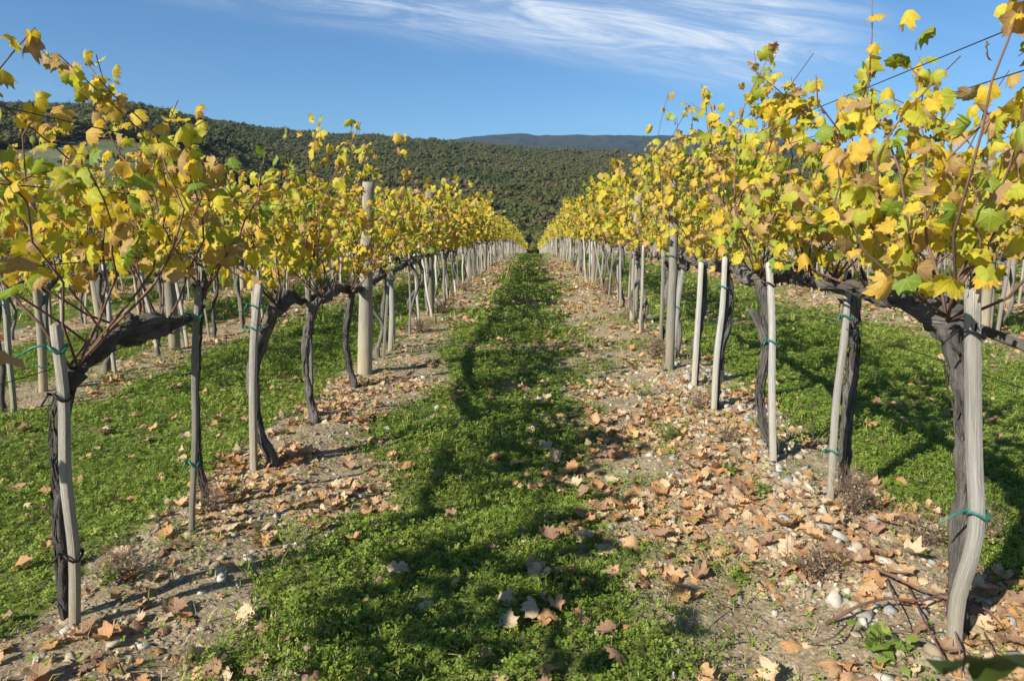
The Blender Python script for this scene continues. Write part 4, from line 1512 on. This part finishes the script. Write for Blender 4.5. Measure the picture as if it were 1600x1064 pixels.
# clover carpet
X, Y, Z, S = [], [], [], []
for (n, x0, x1, y0, y1, size, hh) in ((70000, -3.4, 3.2, 1.5, 4.2, .0118, .048), (100000, -6, 7, 4.2, 9.5, .017, .05), (50000, -14, 15, 9.5, 22, .037, .05), (28000, -24, 26, 22, 60, .09, .06)):
    x, y = field_points(n, x0, x1, y0, y1, 'grass')
    hv = height_var(x, y)
    X.append(x); Y.append(y); Z.append(ground_z(x, y) + hh * hv * g.random(len(x)) ** .6); S.append(size * g.uniform(.6, 1.35, len(x)))
X, Y, Z, S = map(np.concatenate, (X, Y, Z, S))
n = len(X)
tint = np.clip(.40 + .30 * fbm(X * 1.3 + 5, Y * 1.3, 3) + g.normal(0, .15, n), 0, .97)
o = link('clover', scatter_mesh('clover', CLOVER, g.integers(0, 4, n), np.column_stack([X, Y, Z]), rotmats(g.uniform(0, 6.28, n), g.normal(0, .45, n), g.normal(0, .45, n)), S, tint, [MAT_GRASS], want_uv=False))
tag(o, 'low bright green clover carpeting the alleys between the vines', 'clover', kind='stuff')

# grass blades
X, Y, S = [], [], []
for (n, x0, x1, y0, y1, size) in ((90000, -3.4, 3.2, 1.5, 4.2, .058), (110000, -6, 7, 4.2, 9.5, .078), (60000, -14, 15, 9.5, 22, .12), (30000, -24, 26, 22, 60, .19)):
    x, y = field_points(n, x0, x1, y0, y1, 'grass')
    X.append(x); Y.append(y); S.append(size * g.uniform(.45, 1.3, len(x)) * height_var(x, y))
X, Y, S = map(np.concatenate, (X, Y, S))
n = len(X)
wide = np.where(Y > 9.5, 1.7, 1.0)
o = link('grass', scatter_mesh('grass', BLADE, g.integers(0, 4, n), np.column_stack([X, Y, ground_z(X, Y) - .004]), rotmats(g.uniform(0, 6.28, n), g.normal(0, .3, n), g.normal(0, .3, n)), np.column_stack([S * wide, S, S * .8]),
                                np.clip(.45 + .28 * fbm(X * 1.1 + 25, Y * 1.1, 3) + g.normal(0, .26, n), 0, .995), [MAT_GRASS], want_uv=False))
tag(o, 'short green grass growing through the clover in the alleys', 'grass', kind='stuff')

# straw and dead stems on the strips
X, Y, S = [], [], []
for (n, x0, x1, y0, y1, size) in ((26000, -3.2, 3.0, 1.5, 5, .060), (36000, -7, 8, 5, 14, .09), (14000, -14, 16, 14, 40, .20)):
    x, y = field_points(n, x0, x1, y0, y1, 'soil', .75)
    k = g.random(len(x)) < np.clip(.45 + 1.2 * fbm(x * 2.2 + 80, y * 2.2, 2), .05, 1)
    X.append(x[k]); Y.append(y[k]); S.append(size * g.uniform(.4, 1.4, k.sum()))
X, Y, S = map(np.concatenate, (X, Y, S))
n = len(X)
o = link('dry_grass', scatter_mesh('dry_grass', BLADE, g.integers(0, 4, n), np.column_stack([X, Y, ground_z(X, Y)]), rotmats(g.uniform(0, 6.28, n), g.normal(-.5, .6, n), g.normal(0, .5, n)), np.column_stack([S * .55, S, S * .8]), g.random(n) * .98, [MAT_STRAW], want_uv=False))
tag(o, 'straw coloured dry grass on the soil under the vines', 'dry grass', kind='stuff')

# ------------------------------------------------------------------ fallen leaves
DEAD = [leaf_shape(70 + k, c, f, .12) for k, (c, f) in enumerate([(.4, .2), (.7, .5), (-.6, .3), (.9, .2), (-.7, -.2), (.5, .8), (1.2, .7), (-.5, .6)])]
DEAD_LOW = [leaf_shape(90 + k, c, f, .12, 1) for k, (c, f) in enumerate([(.6, .3), (1.2, .6), (-.9, .1), (1.5, .2)])]
DEAD_ME = [[make_mesh('fallen_leaf', v_, t_, uv=u_, attrs={'tint': np.full(len(v_), tc_)}, mats=[MAT_DEAD], smooth=True) for v_, t_, u_ in DEAD] for tc_ in (.10, .33, .60, .82)]
LEAF_WORD = ('rust orange', 'tan orange', 'pale buff', 'dark brown')
ANCHOR = [(tuple(plane_hit(px, py))[:2], say) for px, py, say in (
    (117, 984, 'the nearest left stake'), (299, 832, 'the slender upright left stake'), (397, 734, 'the square leaning left stake'), (494, 660, 'the slim crooked vine'), (570, 585, 'the thick round pole'),
    (1490, 1010, 'the white bowed stake'), (1297, 782, 'the second white stake'), (1208, 722, 'the swollen vine'), (1115, 645, 'the spindle-shaped vine'), (1046, 578, 'the split pole'),
    (420, 1030, 'the bottom edge of the photo, left'), (760, 1000, 'the bottom edge of the photo, mid'), (1120, 1010, 'the bottom edge of the photo, right'), (640, 760, 'the left side of the green path'), (940, 760, 'the right side of the green path'),
    (1010, 690, 'the yellowish green weed'), (1100, 850, 'the middle of the right strip'), (1385, 1035, 'the broad-leaved weed'), (1352, 978, 'the grey flat stone'), (1308, 852, 'the tall white stone'), (1240, 838, 'the cream blocky stone'), (1575, 978, 'the right photo edge'), (1440, 850, 'the dry grassy tuft'),
    (1330, 800, 'the tangle of dry reddish stems'), (1300, 950, 'the tip of the long cut cane'), (1190, 775, 'the green seedling'), (200, 900, 'the dry grass tuft'), (60, 1040, 'the lower left corner'), (330, 1040, 'the green rosette'), (683, 640, 'the flat white stone'), (420, 880, 'the middle of the left strip'), (1200, 930, 'the bare soil of the right strip'), (1000, 900, 'the grass tongue of the path'),
    (170, 760, 'the left alley edge'), (1420, 690, 'the right alley edge'))]


def nearest_anchor(x, y):
    return min(ANCHOR, key=lambda a: (a[0][0] - x) ** 2 + (a[0][1] - y) ** 2)[1]


def size_word(s_, a, b):
    return 'small' if s_ < a else 'large' if s_ > b else 'medium'




def strip_points(n, x0, x1, y0, y1, on_grass):
    x = g.uniform(x0, x1, n); y = g.uniform(y0, y1, n)
    m = grass_mask(x, y)
    p = np.clip((1 - m) * (.42 + 1.6 * fbm(x * 1.9 + 44, y * 1.9, 3)), 0, 1) * .95 + on_grass
    ok = (g.random(n) < p) & (np.abs(x) < .95 * y + 1.2)
    return x[ok], y[ok], m[ok]


def flat_rot(n, tilt):
    # blade lies down: normal up (pitch 90 deg) with some tilt, either face up
    return rotmats(g.uniform(0, 6.283, n), math.pi / 2 * np.where(g.random(n) < .75, 1, -1) + g.normal(0, tilt, n), g.normal(0, tilt, n))


lx, ly, lm = strip_points(24000, -3.8, 3.8, 1.45, 6.0, .022)
d = np.hypot(lx, ly)
size = .019 + .040 * g.random(len(lx)) ** 1.4 * np.where(g.random(len(lx)) < .15, 1.25, 1)
order = np.argsort(d / size)
ind, rest = order[:290], order[290:]
rots = flat_rot(len(lx), .44)
lz = ground_z(lx, ly) + .004 + .028 * lm + .010 * g.random(len(lx))


def strip_name(x):
    return ('in the left soil strip' if -2.3 < x < -.75 else 'on the green path' if -.75 <= x < .45 else 'in the right soil strip' if .45 <= x < 2.1 else 'in the left alley' if x <= -2.3 else 'in the right alley')


for i in ind:
    ci_ = int(g.integers(0, 4))
    o = bpy.data.objects.new('fallen_leaf', DEAD_ME[ci_][int(g.integers(0, len(DEAD)))])
    M4 = np.eye(4); M4[:3, :3] = rots[i] * size[i]; M4[:3, 3] = (lx[i], ly[i], lz[i] + size[i] * .15)
    o.matrix_basis = Matrix(M4)
    COL.objects.link(o)
    where = '%s %s fallen leaf near %s' % (size_word(size[i], .045, .056), LEAF_WORD[ci_], nearest_anchor(lx[i], ly[i]))
    tag(o, where, 'fallen leaf', where.replace('fallen leaf', 'fallen leaves'))
mx_, my_, mm_ = strip_points(60000, -14, 15, 6.0, 30, .010)
bx = np.concatenate([lx[rest], mx_]); by = np.concatenate([ly[rest], my_])
bs = np.concatenate([size[rest], g.uniform(.035, .065, len(mx_)) * (1 + np.clip(my_ - 10, 0, 30) / 30)])
br = np.concatenate([rots[rest], flat_rot(len(mx_), .4)])
bz = np.concatenate([lz[rest], ground_z(mx_, my_) + .02 + .035 * mm_])
n = len(bx)
kk = np.where(np.arange(n) < len(rest), g.integers(0, len(DEAD), n), len(DEAD) + g.integers(0, len(DEAD_LOW), n))
o = link('leaf_litter', scatter_mesh('leaf_litter', DEAD + DEAD_LOW, kk, np.column_stack([bx, by, bz]), br, bs, g.random(n), [MAT_DEAD], smooth=True))
tag(o, 'orange brown leaf litter along the foot of the vine rows', 'leaf litter', kind='stuff')

# ------------------------------------------------------------------ stones
STONE = []
for k in range(9):
    r_ = np.random.default_rng(k + 500)
    bm = bmesh.new()
    for _ in range(11):
        p = r_.normal(0, 1, 3); p /= np.linalg.norm(p)
        bm.verts.new(Vector(p * r_.uniform(.7, 1.0) * np.array([1, r_.uniform(.6, .95), r_.uniform(.4, .75)])))
    res = bmesh.ops.convex_hull(bm, input=bm.verts[:])
    bmesh.ops.delete(bm, geom=[v_ for v_ in bm.verts if not v_.link_faces], context='VERTS')
    bmesh.ops.triangulate(bm, faces=bm.faces[:])
    bm.verts.index_update()
    STONE.append((np.array([v_.co[:] for v_ in bm.verts]), np.array([[v_.index for v_ in f.verts] for f in bm.faces]), np.zeros((len(bm.verts), 2))))
    bm.free()
STONE_CM = [[make_mesh('stone', v_, t_, attrs={'tint': np.full(len(v_), tc_)}, mats=[MAT_STONE], smooth=False) for v_, t_, _ in STONE] for tc_ in (.08, .34, .58, .84)]
STONE_WORD = ('brown', 'beige', 'grey', 'whitish')
STONE_ME = STONE_CM[3]


def stone_points(n, x0, x1, y0, y1):
    x = g.uniform(x0, x1, n); y = g.uniform(y0, y1, n)
    m = grass_mask(x, y)
    bank = np.exp(-((x - 1.35) / .40) ** 2) + .30 * np.exp(-((x + 1.3) / .5) ** 2) + .8 * np.exp(-((x - 5.3) / .6) ** 2) + .3
    ok = (g.random(n) < (1 - m) * np.clip(bank, 0, 1) * np.clip(.5 + 1.3 * fbm(x * 1.8, y * 1.8 + 33, 2), .1, 1)) & (np.abs(x) < .95 * y + 1.0)
    return x[ok], y[ok]


sx_, sy_ = stone_points(30000, -3, 3.2, 1.45, 6.5)
ssz = (.004 + .036 * g.random(len(sx_)) ** 5) * (1 + .5 * np.exp(-((sx_ - 1.4) / .35) ** 2))
order = np.argsort(np.hypot(sx_, sy_) / ssz)
srot = rotmats(g.uniform(0, 6.28, len(sx_)), g.normal(0, .3, len(sx_)), g.normal(0, .3, len(sx_)))
for i in order[:262]:
    ci_ = int(g.integers(0, 4))
    o = bpy.data.objects.new('stone', STONE_CM[ci_][int(g.integers(0, 9))])
    M4 = np.eye(4); M4[:3, :3] = srot[i] * ssz[i]; M4[:3, 3] = (sx_[i], sy_[i], gz(sx_[i], sy_[i]) + ssz[i] * .08)
    o.matrix_basis = Matrix(M4)
    COL.objects.link(o)
    where = '%s %s angular stone near %s' % (size_word(ssz[i], .016, .026), STONE_WORD[ci_], nearest_anchor(sx_[i], sy_[i]))
    tag(o, where, 'stone', where.replace('stone near', 'stones near'))
tx, ty = stone_points(24000, -10, 16, 6.5, 22)
bx = np.concatenate([sx_[order[262:]], tx]); by = np.concatenate([sy_[order[262:]], ty])
bs = np.concatenate([ssz[order[262:]], .010 + .045 * g.random(len(tx)) ** 3.5])
n = len(bx)
o = link('pebbles', scatter_mesh('pebbles', STONE, g.integers(0, 9, n), np.column_stack([bx, by, ground_z(bx, by) + bs * .05]), rotmats(g.uniform(0, 6.28, n), g.normal(0, .4, n), g.normal(0, .4, n)), bs, g.random(n), [MAT_STONE], want_uv=False))
tag(o, 'pale pebbles strewn over the soil under the vines', 'pebbles', kind='stuff')
gc = np.random.default_rng(808)
for k in range(26):
    x, y = 1.30 + gc.normal(0, .24), 2.0 + 5.2 * gc.random() ** 1.3
    sz, ci_ = gc.uniform(.028, .058), int(gc.choice([1, 3, 3]))
    o = link('stone', STONE_CM[ci_][int(gc.integers(0, 9))], None, (x, y, gz(x, y) + sz * .15))
    o.scale = (sz, sz, sz * gc.uniform(.8, 1.2))
    o.rotation_euler = (gc.normal(0, .5), gc.normal(0, .5), gc.uniform(0, 6))
    where = 'chunky %s stone near %s' % (STONE_WORD[ci_], nearest_anchor(x, y))
    tag(o, where, 'stone', where.replace('stone near', 'stones near'))
# clods of dry earth
cx_, cy_ = strip_points(40000, -3.2, 3.4, 1.45, 7, 0.0)[:2]
n = len(cx_)
MAT_CLOD = flat_mat('dry_earth', (.40, .315, .20), .95, 0, 60)
cs_ = .004 + .018 * g.random(n) ** 2.5
o = link('soil_clods', scatter_mesh('soil_clods', STONE, g.integers(0, 9, n), np.column_stack([cx_, cy_, ground_z(cx_, cy_)]), rotmats(g.uniform(0, 6.28, n), g.normal(0, .5, n), g.normal(0, .5, n)), cs_, g.random(n), [MAT_CLOD], want_uv=False))
tag(o, 'dry crumbly clods of tan earth under the nearest vines', 'soil', kind='stuff')
# the few larger stones one can point at
for px, py, sz, k, lab in ((1352, 978, .040, 2, 'grey flat stone in front of the white stake at right'), (1308, 852, .036, 4, 'tall white stone below the second white stake on the right'),
                           (1240, 838, .030, 1, 'cream blocky stone left of the second white stake'), (1575, 978, .034, 3, 'cream stone at the right photo edge beside the white stake'),
                           (60, 1040, .030, 5, 'pale grey stone in the lower left corner'), (1135, 638, .040, 6, 'bluish grey stone lying beside the spindle-shaped vine'),
                           (1262, 776, .024, 7, 'round white stone in front of the second white stake'), (683, 640, .05, 8, 'flat white stone at the left edge of the green path'), (1046, 558, .07, 0, 'white stone at the foot of the split pole')):
    p = plane_hit(px, py)
    o = link('stone', STONE_ME[k], None, (p.x, p.y, gz(p.x, p.y) + sz * .35))
    o.scale = (sz, sz, sz)
    o.rotation_euler = (.2, .1, px)
    tag(o, lab, 'stone')

# ------------------------------------------------------------------ flowers, weeds, prunings
def flower(px, py, kind, i):
    p = plane_hit(px, py)
    r = (.011 if kind == 'daisy' else .013) * (1 if p.y < 5 else 1.3)
    h = .075
    root = empty(kind, (p.x, p.y, gz(p.x, p.y)))
    where = 'near ' + nearest_anchor(p.x, p.y)
    tag(root, ('small white daisy blooming in the grass %s' if kind == 'daisy' else 'yellow dandelion blooming in the grass %s') % where, 'flower', kind + ' flowers ' + where)
    v, q, t3, uvv = tube(np.array([[0, 0, -.01], [.004, 0, h * .5], [0, .003, h]]), np.array([.0014, .0013, .0012]), 4)
    link('stem', make_mesh('stem', v, t3, q, uvv, mats=[MAT_STEM]), root)
    m = 11
    V, T = [(0, 0, .0)], []
    for k in range(m):
        a = 2 * math.pi * k / m
        for da, rr_, zz in ((-.22, .55, .05), (.0, 1, .18), (.22, .55, .05)):
            V.append((rr_ * math.cos(a + da), rr_ * math.sin(a + da), zz))
        b = 1 + 3 * k
        T += [(0, b, b + 1), (0, b + 1, b + 2)]
    o = link('petal_ring', make_mesh('petal_ring', np.array(V) * r, T, mats=[MAT_PETAL if kind == 'daisy' else MAT_YELLOW]), root, (0, 0, h))
    o.rotation_euler = (-.5, .2, 0)
    vv, tt = ICO1
    link('flower_centre', make_mesh('flower_centre', vv * r * np.array([.32, .32, .22]), tt, mats=[MAT_YELLOW]), root, (0, .001, h + r * .1))


for i, (px, py) in enumerate([(253, 660), (220, 664), (215, 655), (17, 780), (75, 780), (15, 793), (52, 816), (22, 942), (435, 549), (440, 560), (420, 565), (492, 549), (803, 582), (876, 588), (900, 566), (888, 532), (905, 675), (930, 645), (893, 465), (876, 457),
                              (1115, 503), (1155, 498), (1280, 668), (1110, 555), (640, 520), (620, 498), (668, 505), (780, 640), (808, 640), (855, 700), (930, 805), (700, 598), (885, 478), (1060, 520)]):
    flower(px, py, 'daisy', i)
for i, (px, py) in enumerate([(733, 621), (840, 690), (833, 725), (939, 697), (155, 716), (250, 654), (98, 645), (1550, 622), (765, 1048), (23, 626), (890, 600)]):
    flower(px, py, 'dandelion', i)


def stems_plant(name, px, py, n, h, spread, label, grp, mat_stem, leaf_mat=None, leaves=0, thick=.0016, leaf=.018, seed=0, cat='weed'):
    gg = np.random.default_rng(seed)
    p = plane_hit(px, py)
    root = empty(name, (p.x, p.y, gz(p.x, p.y)))
    tag(root, label, cat, grp)
    a = Acc()
    LP, = ([],)
    for k in range(n):
        b = np.array([gg.normal(0, spread * .25), gg.normal(0, spread * .25), -.01])
        top = np.array([gg.normal(0, spread), gg.normal(0, spread), h * gg.uniform(.45, 1.1)])
        mid = b * .4 + top * .55 + np.array([gg.normal(0, spread * .25), gg.normal(0, spread * .25), h * .1])
        pth = np.array([b, (b + mid) / 2 + [0, 0, .01], mid, (mid + top) / 2, b + top])
        a.add(tube(pth, np.linspace(thick, thick * .5, 5), 3))
        for j in range(2):
            q0 = mid + gg.normal(0, .01, 3)
            a.add(tube(np.array([q0, q0 + gg.normal(0, .04, 3) + [0, 0, .05]]), np.array([thick * .6, thick * .35]), 3))
        for _ in range(leaves):
            t = gg.uniform(.25, 1)
            LP.append(pth[int(t * 4)] + gg.normal(0, .012, 3))
    link('stem', a.mesh('stem', [mat_stem]), root)
    if leaves:
        LP = np.array(LP); m = len(LP)
        proto = [(np.array([[0, 0, 0], [-.32, .45, .08], [.32, .45, .08], [0, 1, -.05]]), np.array([[0, 2, 1], [1, 2, 3]]), np.zeros((4, 2)))]
        o = link('foliage', scatter_mesh('foliage', proto, np.zeros(m, int), LP, rotmats(gg.uniform(0, 6.28, m), gg.normal(.2, .4, m), gg.normal(0, .3, m)), gg.uniform(.6, 1.3, m) * leaf, gg.random(m) * .9, [leaf_mat], want_uv=False), root)
        o['kind'] = 'stuff'
    return root


DW = 'dry weeds at the foot of the right row'
for i, (px, py, n, h, sp_, lab) in enumerate([(1330, 800, 60, .20, .07, 'tangle of dry reddish stems at the foot of the second white stake'), (1275, 905, 34, .16, .07, 'dry stems hanging down the bank below the second white stake'),
                                              (1090, 640, 30, .14, .06, 'small dry weed in front of the narrow grey vine'), (1025, 560, 50, .22, .10, 'dry brown bush left of the split pole'),
                                              (985, 500, 60, .28, .14, 'dry brown bush near the middle of the right row'), (950, 460, 70, .34, .18, 'tall dry weeds along the middle of the right row'), (925, 432, 70, .36, .2, 'far dry weeds along the right row'),
                                              (1140, 690, 26, .12, .05, 'low dry weed among stones under the right row'), (1440, 850, 30, .15, .08, 'dry grassy tuft left of the white bowed stake'),
                                              (200, 900, 34, .12, .07, 'dry grass tuft right of the nearest left stake'), (330, 800, 30, .12, .05, 'dry tuft at the foot of the slender left stake'), (655, 520, 40, .2, .1, 'dry weeds behind the narrow pale stake, left row'),
                                              (690, 490, 50, .24, .12, 'dry weeds under the middle of the left row'), (725, 455, 50, .26, .14, 'far dry weeds under the left row'), (1550, 850, 26, .16, .06, 'dry stems beside the white bowed stake')]):
    stems_plant('dry_weed', px, py, n, h, sp_, lab, DW if px > 800 else 'dry weeds at the foot of the left row', MAT_DRYSTEM, MAT_STRAW, 3, seed=i, leaf=.016 if py > 600 else .03, thick=.0015 if py > 600 else .003)
for i, (px, py, n, h, sp_, lab) in enumerate([(1040, 690, 16, .14, .06, 'yellowish green bushy weed in the right soil strip'), (1145, 745, 9, .10, .04, 'little light green seedling among leaves under the right row'), (1190, 775, 9, .09, .04, 'green seedling left of the second white stake'),
                                              (1385, 1035, 8, .10, .05, 'broad-leaved green weed before the white bowed stake'), (945, 580, 16, .14, .07, 'green weed at the right edge of the path'), (165, 915, 8, .09, .05, 'green weed at the foot of the nearest left stake'), (1000, 620, 12, .13, .06, 'pale green weed in the middle of the right strip'),
                                              (330, 1040, 9, .07, .05, 'green rosette in the lower left corner'), (1500, 800, 10, .09, .05, 'green weed beside the tie of the white stake')]):
    stems_plant('green_weed', px, py, n, h, sp_, lab, 'green weeds in the soil strips', MAT_STEM, MAT_WEED, 5, seed=i + 60, leaf=.026 if i != 3 else .05)

# cut canes lying before the white stake
for i, (pp, w0, lab) in enumerate([([(1290, 978), (1340, 950), (1390, 938), (1440, 942), (1480, 930), (1540, 955), (1585, 1005)], 6, 'long cut cane arching over the soil before the white bowed stake'),
                                   ([(1340, 880), (1400, 905), (1450, 928), (1500, 945), (1560, 985)], 5, 'cut cane slanting down to the right behind the arching one'),
                                   ([(1420, 920), (1450, 985), (1490, 1060)], 4, 'thin dark twig falling towards the lower right corner'), ([(1470, 930), (1495, 1000), (1502, 1062)], 4, 'thin dark twig in front of the white stake foot'),
                                   ([(1385, 905), (1405, 955), (1425, 990)], 3, 'short twig leaning left of the white stake'), ([(1535, 985), (1550, 1020), (1566, 1050)], 3, 'short twig right of the white stake foot'),
                                   ([(1340, 960), (1300, 1000), (1260, 1010)], 3, 'cut twig on the stones left of the white stake')]):
    W = []
    for j, (px, py) in enumerate(pp):
        q_ = plane_hit(px, py)
        k = q_ * .96 + Vector((0, 0, CAM_H)) * .04 if 0 < j < len(pp) - 1 else q_
        W.append((k.x, k.y, k.z + .008))
    p, r = smooth_path(W, np.linspace(w0, w0 * .5, len(W)) * .5 / FPX * W[0][1], .04)
    c = np.array(W[0])
    v, q, t3, uvv = tube(p - c, r, 6, .12, i)
    tag(link('cut_cane', make_mesh('cut_cane', v, t3, q, uvv, mats=[MAT_CANE]), None, Vector(c)), lab, 'twig', 'cut canes on the soil')

# leafy weed standing right beside the camera; only one dark leaf of it reaches the picture
root = empty('tall_weed', (.46, .30, gz(.46, .30)))
tag(root, 'out of focus dark green leaf poking in at the lower right corner', 'weed')
hp = on_y(1572, 1022, .46)
base = Vector(root.location)
hp = hp - base
v, q, t3, uvv = tube(np.array([[0, 0, -.02], [.02, .02, hp.z * .5], [hp.x * .7 + .03, hp.y * .7, hp.z * .93], [hp.x + .02, hp.y, hp.z]]), np.array([.005, .004, .003, .002]), 6)
link('stem', make_mesh('stem', v, t3, q, uvv, mats=[MAT_STEM]), root)
lv, lt, lu = LEAF2[0]
MAT_DARKLEAF = simple_leafy('dark_leaf', [(0, (.05, .075, .012)), (1, (.06, .08, .015))], .15)
o = link('leaf', make_mesh('leaf', lv * .052, lt, uv=lu, mats=[MAT_DARKLEAF]), root, hp)
o.rotation_euler = (1.0, .5, .6)
print('leaf objects', LEAF_COUNT, 'objects', len(SC.objects), 'tris', sum(sum(len(p.vertices) - 2 for p in m.polygons) for m in bpy.data.meshes if m.users and len(m.polygons) < 3000) if False else '')
